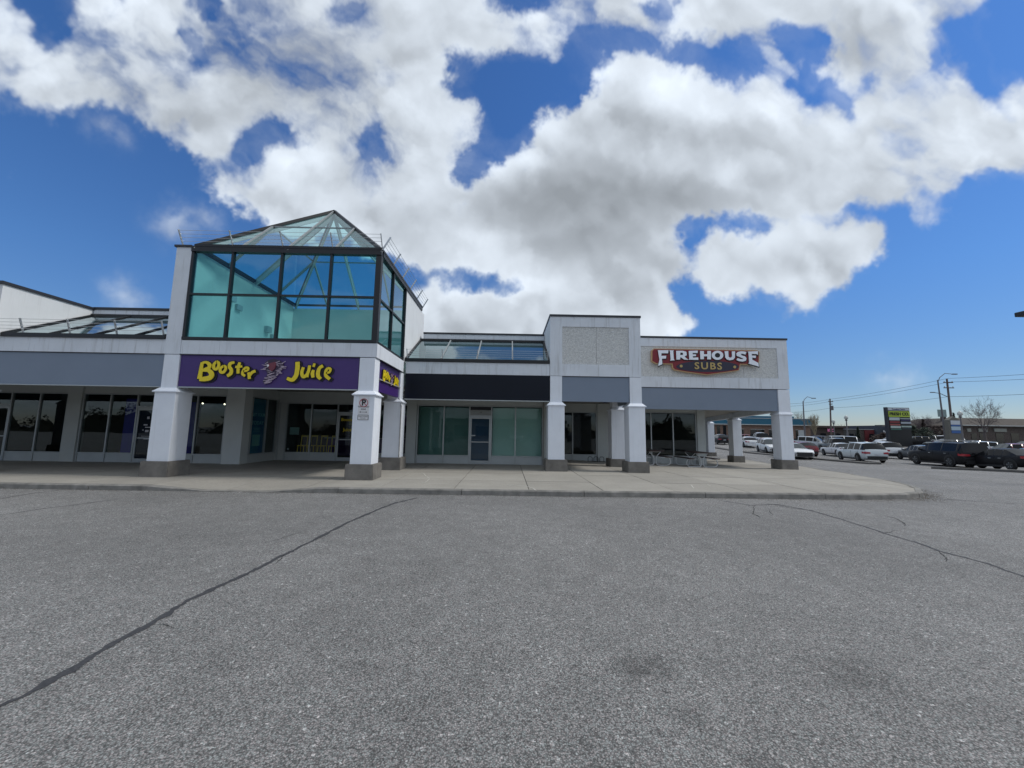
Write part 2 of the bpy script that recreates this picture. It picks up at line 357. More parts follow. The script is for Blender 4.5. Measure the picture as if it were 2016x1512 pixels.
def paving_mat():
    m = mat('broom_concrete', (.345, .325, .288), .9, noise=(1.1, .16), bump=(130, .5))
    nt = m.node_tree; b = nt.nodes['Principled BSDF']; src = b.inputs['Base Color'].links[0].from_socket
    oi = nt.nodes.new('ShaderNodeObjectInfo'); r = nt.nodes.new('ShaderNodeMapRange'); r.inputs[3].default_value = .9; r.inputs[4].default_value = 1.08
    nt.links.new(oi.outputs['Random'], r.inputs[0])
    geo = nt.nodes.new('ShaderNodeNewGeometry'); n = nt.nodes.new('ShaderNodeTexNoise'); n.inputs['Scale'].default_value = 14; n.inputs['Detail'].default_value = 8; n.inputs['Roughness'].default_value = .75
    nt.links.new(geo.outputs['Position'], n.inputs['Vector'])
    r2 = nt.nodes.new('ShaderNodeMapRange'); r2.inputs[1].default_value = .3; r2.inputs[2].default_value = .7; r2.inputs[3].default_value = .84; r2.inputs[4].default_value = 1.1
    nt.links.new(n.outputs[0], r2.inputs[0])
    mm = nt.nodes.new('ShaderNodeMath'); mm.operation = 'MULTIPLY'; nt.links.new(r.outputs[0], mm.inputs[0]); nt.links.new(r2.outputs[0], mm.inputs[1])
    x = nt.nodes.new('ShaderNodeVectorMath'); x.operation = 'SCALE'; nt.links.new(src, x.inputs[0]); nt.links.new(mm.outputs[0], x.inputs['Scale'])
    nt.links.new(x.outputs[0], b.inputs['Base Color'])
    return m
pave = paving_mat()

def pebble_mat():
    m = mat('pebble_dash', (.5, .49, .44), .9)
    nt = m.node_tree; b = nt.nodes['Principled BSDF']; geo = nt.nodes.new('ShaderNodeNewGeometry')
    v = nt.nodes.new('ShaderNodeTexVoronoi'); v.inputs['Scale'].default_value = 34; nt.links.new(geo.outputs['Position'], v.inputs['Vector'])
    s = nt.nodes.new('ShaderNodeSeparateColor'); nt.links.new(v.outputs['Color'], s.inputs[0])
    cr = nt.nodes.new('ShaderNodeValToRGB'); e = cr.color_ramp.elements
    e[0].position = 0; e[0].color = (.50, .51, .51, 1); e[1].position = 1; e[1].color = (.72, .73, .73, 1)
    q = e.new(.35); q.color = (.56, .57, .57, 1); q = e.new(.75); q.color = (.66, .67, .66, 1)
    nt.links.new(s.outputs[0], cr.inputs[0]); nt.links.new(cr.outputs[0], b.inputs['Base Color'])
    bp = nt.nodes.new('ShaderNodeBump'); bp.inputs['Strength'].default_value = .9; bp.inputs['Distance'].default_value = .02; bp.invert = True
    nt.links.new(v.outputs['Distance'], bp.inputs['Height']); nt.links.new(bp.outputs[0], b.inputs['Normal'])
    return m
pebble = pebble_mat()

# ------------------------------------------------------------------ mesh helpers
def box(bm, x0, x1, y0, y1, z0, z1):
    x0, x1 = sorted((x0, x1)); y0, y1 = sorted((y0, y1)); z0, z1 = sorted((z0, z1))
    v = [bm.verts.new(p) for p in ((x0,y0,z0),(x1,y0,z0),(x1,y1,z0),(x0,y1,z0),(x0,y0,z1),(x1,y0,z1),(x1,y1,z1),(x0,y1,z1))]
    for f in ((0,3,2,1),(4,5,6,7),(0,1,5,4),(1,2,6,5),(2,3,7,6),(3,0,4,7)): bm.faces.new([v[i] for i in f])
def hexa(bm, b4, t4):
    v = [bm.verts.new(p) for p in list(b4)+list(t4)]
    for f in ((0,3,2,1),(4,5,6,7),(0,1,5,4),(1,2,6,5),(2,3,7,6),(3,0,4,7)): bm.faces.new([v[i] for i in f])
def bar(bm, a, b, w, h, up=(0,0,1)):
    """rectangular bar from a to b"""
    a = Vector(a); b = Vector(b); d = (b-a).normalized(); u = Vector(up)
    s = d.cross(u)
    if s.length < 1e-4: s = d.cross(Vector((0,1,0)))
    s.normalize(); u = s.cross(d).normalized()
    hexa(bm, [a-s*w/2-u*h/2, a+s*w/2-u*h/2, b+s*w/2-u*h/2, b-s*w/2-u*h/2], [a-s*w/2+u*h/2, a+s*w/2+u*h/2, b+s*w/2+u*h/2, b-s*w/2+u*h/2])
def tube(bm, pts, r, n=8, cap=True):
    pts = [Vector(p) for p in pts]; rs = r if isinstance(r, (list, tuple)) else [r]*len(pts)
    rings = []; s = None
    for i, p in enumerate(pts):
        d = (pts[min(i+1, len(pts)-1)]-pts[max(i-1, 0)])
        if d.length < 1e-9: d = Vector((0,0,1))
        d.normalize()
        if s is None:
            s = d.cross(Vector((0,0,1)))
            if s.length < .05: s = d.cross(Vector((1,0,0)))
        else: s = s-d*s.dot(d)
        s.normalize(); t = d.cross(s)
        rings.append([bm.verts.new(p+(s*math.cos(2*math.pi*k/n)+t*math.sin(2*math.pi*k/n))*rs[i]) for k in range(n)])
    for a, b in zip(rings, rings[1:]):
        for k in range(n): bm.faces.new((a[k], a[(k+1)%n], b[(k+1)%n], b[k]))
    if cap:
        bm.faces.new(rings[0][::-1]); bm.faces.new(rings[-1])
def cyl(bm, c, r, h, axis='z', n=20, r2=None):
    c = Vector(c); A = {'x': Vector((1,0,0)), 'y': Vector((0,1,0)), 'z': Vector((0,0,1))}[axis]
    tube(bm, [c, c+A*h], [r, r if r2 is None else r2], n)
def prism(bm, pts, fn, t0, t1):
    """extrude a 2-D outline; fn(u, v, t) -> point"""
    a = [bm.verts.new(fn(u, v, t0)) for u, v in pts]; b = [bm.verts.new(fn(u, v, t1)) for u, v in pts]
    n = len(pts)
    if n > 4:
        for t in tessellate_polygon([[Vector((u, v, 0)) for u, v in pts]]):
            try: bm.faces.new([a[i] for i in t]); bm.faces.new([b[i] for i in t[::-1]])
            except ValueError: pass
    else: bm.faces.new(a); bm.faces.new(b[::-1])
    for i in range(n): bm.faces.new((a[i], b[i], b[(i+1)%n], a[(i+1)%n]))
def mesh_of(bm, name, smooth=False):
    bmesh.ops.recalc_face_normals(bm, faces=bm.faces)
    me = bpy.data.meshes.new(name); bm.to_mesh(me); bm.free()
    if smooth:
        me.shade_smooth()
    return me
def obj(name, bm, m, parent=None, label=None, smooth=False, bevel=0.):
    if bevel: bmesh.ops.bevel(bm, geom=bm.edges[:], offset=bevel, segments=1, affect='EDGES', profile=.5)
    me = bm if isinstance(bm, bpy.types.Mesh) else mesh_of(bm, name, smooth)
    if m is not None and not me.materials:
        for q in (m if isinstance(m, (list, tuple)) else [m]): me.materials.append(q)
    o = bpy.data.objects.new(name, me); COL.objects.link(o)
    if parent is not None:
        o.parent = parent
        w = parent
        T = Vector((0,0,0))
        if parent.get('_abs'): T = Vector(parent['_abs'])
        o.matrix_parent_inverse = Matrix.Translation(-T)
    if label: o['label'] = label
    return o
def bmn(): return bmesh.new()
def B(name, m, parent, *b, bevel=0., label=None):
    bm = bmn()
    for q in b: box(bm, *q)
    return obj(name, bm, m, parent, label, bevel=bevel)
def thing(name, label, cat, loc=(0,0,0), rz=0., group=None, absolute=False):
    o = bpy.data.objects.new(name, None); COL.objects.link(o); o.location = loc; o.rotation_euler.z = rz
    o.empty_display_size = .3
    o['label'] = label; o['category'] = cat
    if group: o['group'] = group
    if absolute: o['_abs'] = tuple(loc)
    return o
def tag(o, label, cat, group=None):
    o['label'] = label; o['category'] = cat
    if group: o['group'] = group
    return o
def kind(o, k): o['kind'] = k; return o
def text_mesh(s, size, depth, bold=0., space=1.):
    c = bpy.data.curves.new('text', 'FONT'); c.body = s; c.size = size; c.extrude = depth; c.offset = bold; c.space_character = space
    c.align_x = 'CENTER'; c.align_y = 'CENTER'; c.resolution_u = 3
    t = bpy.data.objects.new('tmp_text', c); COL.objects.link(t)
    dg = bpy.context.evaluated_depsgraph_get()
    me = bpy.data.meshes.new_from_object(t.evaluated_get(dg)); bpy.data.objects.remove(t); bpy.data.curves.remove(c)
    return me
def text_obj(name, s, size, depth, m, parent, M, bold=0., space=1., sx=1.):
    me = text_mesh(s, size, depth, bold, space); me.materials.clear(); me.materials.append(m)
    me.transform(M @ Matrix.Diagonal((sx, 1, 1, 1)))
    return obj(name, me, m, parent)
FRONT = Matrix.Rotation(R(90), 4, 'X')           # text faces -Y
def front_at(x, y, z): return Matrix.Translation((x, y, z)) @ FRONT
def side_at(x, y, z): return Matrix.Translation((x, y, z)) @ Matrix.Rotation(R(90), 4, 'Z') @ FRONT   # faces +X

# ------------------------------------------------------------------ ground
def interp(x, pts):
    if x <= pts[0][0]: return pts[0][1]
    for (a, u), (b, v) in zip(pts, pts[1:]):
        if x <= b:
            t = (x-a)/(b-a); t = t*t*(3-2*t)
            return u+(v-u)*t
    return pts[-1][1]
def sx_(x): return min(1, max(0, (x-2.5)/8.5))
def zlot(x, y): return interp(y, [(13, 0), (20, -.13), (29, -.46), (34, -.5), (44, -.5), (66, .2)])*sx_(x)
def zwalk(x, y): return .14+interp(y, [(13.5, 0), (17, -.07), (21, -.19), (29, -.5), (40, -.72)])*sx_(x)
bm = bmn()
xs = [-400, -200, -100, -60, -40, -30, -20, -10, 0, 2.5]+[2.5+i*1.2 for i in range(1, 9)]+[14, 16, 18, 20, 23, 26, 29, 33, 38, 44, 52, 60, 75, 100, 140, 200, 400]
ys = [-300, -150, -80, -40, -20, -10, 0, 5, 10, 13]+[13+i*1.5 for i in range(1, 20)]+[43, 46, 50, 54, 58, 62, 66, 75, 90, 120, 180, 300, 700, 1500]
g = [[bm.verts.new((x, y, zlot(x, y))) for x in xs] for y in ys]
for j in range(len(ys)-1):
    for i in range(len(xs)-1): bm.faces.new((g[j][i], g[j][i+1], g[j+1][i+1], g[j+1][i]))
kind(obj('asphalt_lot', bm, asph, smooth=True), 'structure')

def ribbon(bm, pts, w, zf, jag=.0, seed=1, step=.12, taper=True):
    rnd = random.Random(seed)
    P = []
    for (a, b) in zip(pts, pts[1:]):
        a = Vector(a[:2]); b = Vector(b[:2]); n = max(1, int((b-a).length/step))
        for k in range(n): P.append(a.lerp(b, k/n))
    P.append(Vector(pts[-1][:2]))
    l = []; r = []; N_ = len(P); off = 0; el = er = 0
    for i, p in enumerate(P):
        d = P[min(i+1, N_-1)]-P[max(i-1, 0)]; d.normalize(); s = Vector((-d.y, d.x))
        off = off*.85+rnd.uniform(-1, 1)*jag
        ww = w*(rnd.uniform(.55, 1.25))*(min(1, i/4, (N_-1-i)/4)+.12 if taper else 1)
        q = p+s*off
        el = el*.6+rnd.uniform(-1, 1)*w*.22*(jag > 0); er = er*.6+rnd.uniform(-1, 1)*w*.22*(jag > 0)
        for (lst, sg) in ((l, 1), (r, -1)):
            c = q+s*(ww/2*sg+(el if sg > 0 else er)*.8); lst.append(bm.verts.new((c.x, c.y, zf(c.x, c.y))))
    for i in range(N_-1): bm.faces.new((l[i], r[i], r[i+1], l[i+1]))
crackm = mat('crack_tar', (.024, .025, .031), .75, noise=(30, .5, (.06, .06, .065)), bump=(60, .6))
crackf = mat('open_crack', (.055, .055, .055), .95, noise=(20, .4))
def G(px, py): p = gpt(px, py); return (p.x, p.y)
def crack(pts, w, jag, seed, m=crackm, name='tar_crack'):
    bm = bmn(); ribbon(bm, pts, w, lambda x, y: zlot(x, y)+.004, jag, seed, .045)
    kind(obj(name, bm, m), 'structure')
crack([G(826, 979), G(778, 990), G(745, 1003), G(700, 1022), G(660, 1042), G(560, 1092), G(460, 1142), G(370, 1182), G(290, 1232), G(200, 1285), G(120, 1332), G(40, 1372), G(-90, 1425)], .058, .008, 3)
crack([G(-10, 984), G(60, 972), G(125, 964)], .03, .004, 4)
crack([G(-10, 1016), G(90, 1001), G(235, 983)], .022, .005, 5)
crack([G(1415, 985), G(1480, 995), G(1530, 993), G(1605, 1007), G(1680, 1030), G(1740, 1050), G(1800, 1067), G(1850, 1085), G(1945, 1110), G(2060, 1150)], .038, .010, 6)
crack([G(1505, 990), G(1560, 1001), G(1610, 1006)], .02, .01, 7, crackf, 'open_crack')
crack([G(1486, 996), G(1484, 1012), G(1500, 1020)], .018, .01, 8, crackf, 'open_crack')
crack([G(1736, 1014), G(1765, 1021), G(1783, 1030), G(1784, 1037)], .022, .012, 9, crackf, 'open_crack')
crack([G(1515, 1004), G(1523, 1016)], .014, .01, 12, crackf, 'open_crack')
crack([G(1835, 981), G(1920, 987), G(2040, 994)], .03, .012, 10)
for k, (a_, b_) in enumerate((((300, 1228), (352, 1238)), ((560, 1092), (540, 1112)), ((1740, 1050), (1776, 1044)), ((1850, 1085), (1862, 1106)))):
    crack([G(*a_), G((a_[0]+b_[0])/2+4, (a_[1]+b_[1])/2-2), G(*b_)], .014, .012, 60+k, crackf, 'open_crack')
crack([G(520, 1070), G(600, 1045)], .008, .01, 14, crackf, 'open_crack')

# kerb line (outer face), from far left to the back right
KL = [(-40, 10.62), (-13.1, 10.6), (1.8, 10.6), (6.8, 10.7), (9.6, 10.78), (11.0, 10.98), (11.9, 11.38), (12.7, 12.2), (13.3, 13.1), (14.0, 14.6), (15.0, 17.2), (15.9, 19.6), (17.6, 24), (19.6, 31), (23, 43), (26, 53)]
def offs(pl, d):
    out = []
    for i, p in enumerate(pl):
        a = Vector(pl[max(i-1, 0)]); b = Vector(pl[min(i+1, len(pl)-1)]); t = (b-a).normalized(); n = Vector((-t.y, t.x))
        out.append((p[0]+n.x*d, p[1]+n.y*d))
    return out
def kh(x, y):
    """kerb height above the walk datum drops at the ramp"""
    if y < 11.2 and -9.4 < x < -4.9:
        return max(0, 1-min((x+9.4)/1.5, (-4.9-x)/1.3, 1))
    return 1
def ztop(x, y): return zlot(x, y)*0+zwalk(x, y)
def walk_z(x, y):
    z = zwalk(x, y)
    k = kh(x, 11) if y < 12.6 else 1
    t = min(1, max(0, (y-10.6)/1.9))
    return z-(1-k)*(1-t)*(.14-.015)
kerb = kind(thing('kerb', 'x', 'kerb', (0, 10.6, 0), absolute=True), 'structure'); del kerb['category']; del kerb['label']
def resample(pl, step):
    out = [Vector(pl[0])]
    for a, b in zip(pl, pl[1:]):
        a = Vector(a); b = Vector(b); n = max(1, round((b-a).length/step))
        for k in range(1, n+1): out.append(a.lerp(b, k/n))
    return out
KP = resample(KL, .25)
seglen = 0; seg = [KP[0]]; segs = []
for p in KP[1:]:
    seglen += (p-seg[-1]).length; seg.append(p)
    if seglen > 3.05: segs.append(seg); seg = [p]; seglen = 0
if len(seg) > 2: segs.append(seg)
for sgm in segs:
    bm = bmn(); s2 = [Vector(p) for p in sgm]
    t0 = (s2[1]-s2[0]).normalized(); s2[0] = s2[0]+t0*.008; t1 = (s2[-1]-s2[-2]).normalized(); s2[-1] = s2[-1]-t1*.008
    prev = None
    for i, p in enumerate(s2):
        a = s2[max(i-1, 0)]; b = s2[min(i+1, len(s2)-1)]; t = (b-a).normalized(); n = Vector((-t.y, t.x))
        h = walk_z(p.x, p.y+.1)+.004; zl = min(zlot(p.x, p.y), h)-.15
        jit = random.uniform(-.009, .009)
        ring = [bm.verts.new((q.x, q.y, z)) for q, z in ((p+n*.0, zl), (p+n*(.012+jit), h-.03-(.0 if h > .08 else -.02)), (p+n*.04, h), (p+n*.16, h), (p+n*.16, zl))]
        if prev:
            for k in range(5): bm.faces.new((prev[k], prev[(k+1)%5], ring[(k+1)%5], ring[k]))
        else: bm.faces.new(ring)
        prev = ring
    bm.faces.new(prev[::-1])
    obj('kerb_stone', bm, curbc, kerb)

# pavement of separate slabs
inner = offs(KL, .168)
poly = [(-40, 24), ]+[tuple(p) for p in inner]+[(10, 53)]
walk = kind(thing('pavement', 'x', 'x', (0, 14, 0), absolute=True), 'structure'); del walk['category']; del walk['label']
XJ = [-40]+[-33.4+i*2.0 for i in range(29)]
YJ = [10.0, 12.55, 14.55, 16.75, 19.2, 21.6, 24, 27, 30, 33.5, 37, 41, 46, 54]
def clip(poly, nx, ny, c):
    out = []; n = len(poly)
    for i in range(n):
        p, q = poly[i], poly[(i+1) % n]; dp = p[0]*nx+p[1]*ny-c; dq = q[0]*nx+q[1]*ny-c
        if dp >= 0: out.append(p)
        if (dp > 0) != (dq > 0) and abs(dp-dq) > 1e-9:
            t = dp/(dp-dq); out.append((p[0]+(q[0]-p[0])*t, p[1]+(q[1]-p[1])*t))
    return out
GAP = .010
for i in range(len(XJ)-1):
    for j in range(len(YJ)-1):
        x0, x1, y0, y1 = XJ[i]+GAP, XJ[i+1]-GAP, YJ[j]+GAP, YJ[j+1]-GAP
        if x1 < -24 or (y0 > 21.5 and x1 < 3): continue
        q = clip(clip(clip(clip(poly, 1, 0, x0), -1, 0, -x1), 0, 1, y0), 0, -1, -y1)
        if len(q) < 3: continue
        dd = []
        for p in q:
            if not dd or (abs(p[0]-dd[-1][0])+abs(p[1]-dd[-1][1])) > .01: dd.append(p)
        if len(dd) < 3: continue
        if abs(sum(a[0]*b[1]-b[0]*a[1] for a, b in zip(dd, dd[1:]+dd[:1])))/2 < .02: continue
        bm = bmn(); vs = [bm.verts.new((x, y, 0)) for x, y in dd]; bm.faces.new(vs)
        cuts = [YJ[j]+(YJ[j+1]-YJ[j])*k/4 for k in (1, 2, 3)]
        for c in cuts: bmesh.ops.bisect_plane(bm, geom=bm.verts[:]+bm.edges[:]+bm.faces[:], plane_co=(0, c, 0), plane_no=(0, 1, 0))
        for k in (1, 2, 3): bmesh.ops.bisect_plane(bm, geom=bm.verts[:]+bm.edges[:]+bm.faces[:], plane_co=(XJ[i]+(XJ[i+1]-XJ[i])*k/4, 0, 0), plane_no=(1, 0, 0))
        dz = random.uniform(-.0025, .0025)
        for v in bm.verts: v.co.z = walk_z(v.co.x, v.co.y)+dz
        ex = bmesh.ops.extrude_face_region(bm, geom=bm.faces[:])
        for v in [e for e in ex['geom'] if isinstance(e, bmesh.types.BMVert)]: v.co.z -= .05
        obj('paving_slab', bm, pave, walk)
# bed under the joints
bm = bmn(); vs = [bm.verts.new((x, y, 0)) for x, y in [(-40, 24)]+[tuple(p) for p in offs(KL, .1)]+[(10, 53)]]; bm.faces.new(vs)
bmesh.ops.triangulate(bm, faces=bm.faces[:])
for c in [10.6+i*1. for i in range(1, 42)]: bmesh.ops.bisect_plane(bm, geom=bm.verts[:]+bm.edges[:]+bm.faces[:], plane_co=(0, c, 0), plane_no=(0, 1, 0))
for c in [-9.4, -8, -6.2, -4.9]+[2.5+i*1.5 for i in range(8)]: bmesh.ops.bisect_plane(bm, geom=bm.verts[:]+bm.edges[:]+bm.faces[:], plane_co=(c, 0, 0), plane_no=(1, 0, 0))
for v in bm.verts: v.co.z = walk_z(v.co.x, v.co.y)-.018
obj('bedding', bm, crackf, walk)
# pale sealed cracks and worn marks on the walk
sealm = mat('pale_crack_sealant', (.62, .60, .55), .8, noise=(25, .35))
wornm = mat('worn_pale_patch', (.36, .352, .325), .9, noise=(3, .2))
def W(px, py): p = gpt(px, py, .14); return (p.x, p.y)
for k, (pts, w) in enumerate([
    ([W(829, 930), W(838, 936), W(846, 942), W(870, 941), W(905, 940), W(936, 938)], .028),
    ([W(846, 942), W(838, 950), W(826, 953)], .022), ([W(834, 952), W(870, 953), W(895, 954)], .02), ([W(748, 937), W(780, 936)], .014),
    ([W(987, 954), W(1010, 955), W(1035, 957), W(1050, 962), W(1058, 967)], .026), ([W(1062, 955), W(1090, 954), W(1120, 953)], .014), ([W(997, 935), W(1006, 934)], .014),
    ([W(1345, 951), W(1360, 955), W(1366, 962)], .024), ([W(1375, 953), W(1392, 954), W(1401, 958)], .02), ([W(1478, 961), W(1498, 963)], .016),
    ([W(1502, 944), W(1530, 951), W(1565, 960)], .022), ([W(1600, 941), W(1640, 947), W(1700, 955), W(1790, 963)], .05), ([W(1625, 952), W(1660, 956)], .03),
    ([W(470, 962), W(478, 958)], .03), ([W(240, 940), W(262, 937)], .018)]):
    bm = bmn(); ribbon(bm, pts, w, lambda x, y: walk_z(x, y)+.007, .012, 40+k, .07)
    obj('sealed_crack', bm, sealm, walk)

# grit swept against the kerb
bm = bmn(); rg_ = random.Random(4); KQ = offs(KL, -.02); 
for i in range(3200):
    k = rg_.choice([0, 1, 1, 1, 2, 3, 4, 5, 5, 6, 6, 7, 8, 9]); a = Vector(KQ[k]); b = Vector(KQ[k+1])
    if k == 0: a = Vector((-14, 10.58))
    p = a.lerp(b, rg_.random()); o_ = -abs(rg_.gauss(0, .10 if k < 4 else .22)); t_ = (b-a).normalized(); p = p-Vector((-t_.y, t_.x))*abs(o_)
    z = zlot(p.x, p.y)+.003; r_ = rg_.uniform(.004, .012); c = Vector((p.x, p.y, z)); a0 = rg_.uniform(0, 6.28)
    q = [bm.verts.new(c+Vector((math.cos(a0+j*2.09)*r_, math.sin(a0+j*2.09)*r_, 0))) for j in range(3)]; t2 = bm.verts.new(c+Vector((0, 0, r_*.8)))
    for j in range(3): bm.faces.new((q[j], q[(j+1)%3], t2))
kind(obj('gutter_grit', bm, mat('grit', (.15, .125, .095), .9, noise=(40, .5))), 'stuff')
# lot dividers on the right with kerbs, and painted lines
isl = kind(thing('parking_island', 'x', 'x', (28.4, 30, -.4), absolute=True), 'structure'); del isl['category']; del isl['label']
for (a, b) in (((28.0, 56), (28.4, 31.0)), ((28.6, 26.6), (27.6, 12))):
    bm = bmn(); n = 12; pv = None
    for i in range(n+1):
        x = a[0]+(b[0]-a[0])*i/n; y = a[1]+(b[1]-a[1])*i/n; z = zlot(x, y)
        rg = [bm.verts.new(q) for q in ((x-.12, y, z-.1), (x-.10, y, z+.13), (x+.9, y, z+.13), (x+.92, y, z-.1))]
        if pv:
            for k in range(4): bm.faces.new((pv[k], pv[(k+1)%4], rg[(k+1)%4], rg[k]))
        else: bm.faces.new(rg)
        pv = rg
    bm.faces.new(pv[::-1]); obj('island_kerb', bm, mat('dark_kerb', (.13, .125, .12), .9, noise=(3, .3)), isl)
paint = mat('worn_white_paint', (.62, .62, .60), .8, noise=(6, .45, (.2, .2, .2)))
bm = bmn()
HD = Vector((.27, .963)); PD = Vector((.963, -.27))
for k in range(16):
    c = Vector((33.5, 39))+PD*0+HD*0
    p = Vector((29.8+k*2.75*.963, 40.5-k*2.75*.27)); q = p-HD*5.0
    ribbon(bm, [(p.x, p.y), (q.x, q.y)], .1, lambda x, y: zlot(x, y)+.004, 0, 3, 1, False)
    p = Vector((30.0+k*2.75*.963, 60-k*2.75*.27)); q = p-HD*5.0
    ribbon(bm, [(p.x, p.y), (q.x, q.y)], .1, lambda x, y: zlot(x, y)+.004, 0, 3, 1, False)
kind(obj('parking_lines', bm, paint), 'structure')

# ------------------------------------------------------------------ the plaza building
BL = thing('retail_plaza', 'white stucco shopping plaza with square columned arcade, glass pyramid tower and black roof edges', 'building', (0, 15.9, .14), absolute=True)
FB, FT = 2.92, 3.94      # fascia bottom and top
def column(x, yf, zf, ztop, label=None, w=.48):
    cy = yf+w/2
    bm = bmn(); lw = .33
    z1, z2, z3 = zf+.47, 2.72, 2.87
    box(bm, x-lw, x+lw, cy-lw, cy+lw, z1, z2)
    bmesh.ops.bevel(bm, geom=[e for e in bm.edges if abs((e.verts[0].co-e.verts[1].co).z) > .5], offset=.018, segments=2, affect='EDGES', profile=.6)
    c = obj('column', bm, white2, BL, label)
    B('upper_shaft', white2, c, (x-w/2, x+w/2, yf, yf+w, z3, ztop)); BLc(c)
    bm = bmn(); a = .385; b = w/2+.02
    box(bm, x-a, x+a, cy-a, cy+a, z2, z2+.045)
    bmesh.ops.bevel(bm, geom=[e for e in bm.edges], offset=.012, segments=2, affect='EDGES')
    hexa(bm, [(x-.36, cy-.36, z2+.045), (x+.36, cy-.36, z2+.045), (x+.36, cy+.36, z2+.045), (x-.36, cy+.36, z2+.045)], [(x-b, cy-b, z3), (x+b, cy-b, z3), (x+b, cy+b, z3), (x-b, cy+b, z3)])
    obj('capital', bm, white2, c)
    bm = bmn(); box(bm, x-.43, x+.43, cy-.43, cy+.43, zf-.3, z1)
    bmesh.ops.bevel(bm, geom=bm.edges[:], offset=.022, segments=2, affect='EDGES')
    obj('column_base', bm, basec, c)
    return c
def BLc(o): o['_abs'] = (0, 0, 0)
def B_abs(o): o['_abs'] = (0, 0, 0); return o
_obj = obj
def obj(name, bm, m, parent=None, label=None, smooth=False, bevel=0.):
    """children of an un-moved part keep world coordinates"""
    o = _obj(name, bm, m, parent, label, smooth, bevel)
    return o
for (x, yf, zf, zt) in ((-29.7, 12.4, .14, 3.94), (-23.3, 12.4, .14, 3.94), (-16.95, 12.4, .14, 3.94), (-10.66, 12.4, .14, 3.93), (-4.49, 12.4, .14, 3.93), (-4.49, 15.45, .14, 3.93), (1.95, 15.9, .12, 3.94), (5.2, 15.9, .08, 3.94),
                        (5.2, 18.6, .0, 3.3), (14.32, 20.2, -.03, 4.03), (17.1, 29.4, -.37, 3.2), (20.4, 39.6, -.6, 3.2)):
    column(x, yf, zf, zt, w=.6 if x == 14.32 else .48)

def panels(name, m, xs, y, z0, z1, t=.3, gap=.006, proud=0.):
    for a, b in zip(xs, xs[1:]): B(name, m, BL, (a+gap/2, b-gap/2, y-proud, y+t, z0, z1))
# front wing, left
panels('beam_panel', white, [-38, -33, -28.5, -24, -19.4, -15.2, -10.93], 12.42, 3.96, 4.42)
panels('fascia_panel', greyf, [-38, -29.9, -23.5, -17.2], 12.47, FB, 3.94, .12); panels('fascia_panel', greyf, [-16.7, -10.92], 12.47, FB, 3.94, .12)
B('fascia_trim', coping, BL, (-38, -10.9, 12.44, 12.6, 3.94, 3.962)); B('fascia_trim', silver, BL, (-16.7, -10.92, 12.455, 12.6, FB-.03, FB-.002))
# tower base beam, front and side
panels('beam_panel', white, [-10.42, -9.2, -7.72, -5.95, -4.2], 12.4, 3.955, 4.40)
B('tower_pier', white, BL, (-10.92, -10.43, 12.4, 18.6, 3.95, 7.5))
for (a, b) in ((12.706, 14.1), (14.1, 15.62)): B('beam_panel', white, BL, (-4.5, -4.2, a, b-.006, 3.955, 4.40))
B('beam_trim', coping, BL, (-10.42, -4.73, 12.385, 12.7, 3.93, 3.954)); B('beam_trim', coping, BL, (-4.6, -4.19, 12.9, 15.44, 3.93, 3.954))
# glass tower: curtain walls
def pane(m, pts, parent, name='glass_pane', t=.012):
    bm = bmn(); n = (Vector(pts[1])-Vector(pts[0])).cross(Vector(pts[-1])-Vector(pts[0])).normalized()
    f = bm.faces.new([bm.verts.new(Vector(p)) for p in pts])
    return obj(name, bm, m, parent)
X0, X1, Y0, Y1, ZB, ZM, ZT = -10.42, -4.25, 12.4, 18.55, 4.42, 5.93, 7.38
mx_ = [X0+.06, -9.08, -7.48, -5.87, X1-.1]
bm = bmn(); box(bm, X0, X1+.02, Y0-.02, Y0+.12, ZB, ZB+.09); box(bm, X0, X1+.02, Y0-.04, Y0+.14, ZT-.02, ZT+.16)
box(bm, X0, X0+.08, Y0, Y0+.12, ZB+.09, ZT-.02); box(bm, X1-.16, X1+.02, Y0, Y0+.18, ZB+.09, ZT-.02)
cw = obj('curtain_wall', bm, dark, BL, 'four by two grid of teal glass in black frames')
for x in mx_[1:-1]: B('mullion', dark, cw, (x-.035, x+.035, Y0-.012, Y0+.11, ZB+.09, ZT-.02))
for a, b in zip(mx_, mx_[1:]):
    B('transom', dark, cw, (a+(.036 if a != mx_[0] else .02), b-(.036 if b != mx_[-1] else .06), Y0-.006, Y0+.1, ZM-.03, ZM+.03))
    for z0, z1 in ((ZB+.09, ZM-.03), (ZM+.03, ZT-.02)): pane(g_tower, [(a, Y0+.05, z0), (b, Y0+.05, z0), (b, Y0+.05, z1), (a, Y0+.05, z1)], cw)
bm = bmn(); box(bm, X1-.12, X1+.02, Y0+.18, 15.7, ZB, ZB+.08); box(bm, X1-.12, X1+.04, Y0+.14, Y1, ZT, ZT+.16); box(bm, X1-.1, X1+.02, 15.62, 15.7, ZB+.08, ZT)
cs = obj('side_curtain_wall', bm, dark, BL)
B('mullion', dark, cs, (X1-.1, X1+.012, 13.93, 14.0, ZB+.08, ZT)); B('transom', dark, cs, (X1-.09, X1+.006, 12.58, 13.93, ZM-.03, ZM+.03)); B('transom', dark, cs, (X1-.09, X1+.006, 14.0, 15.62, ZM-.03, ZM+.03))
for a, b in ((12.58, 13.93), (14.0, 15.62)):
    for z0, z1 in ((ZB+.08, ZM-.03), (ZM+.03, ZT)): pane(g_tower, [(X1-.05, a, z0), (X1-.05, b, z0), (X1-.05, b, z1), (X1-.05, a, z1)], cs)
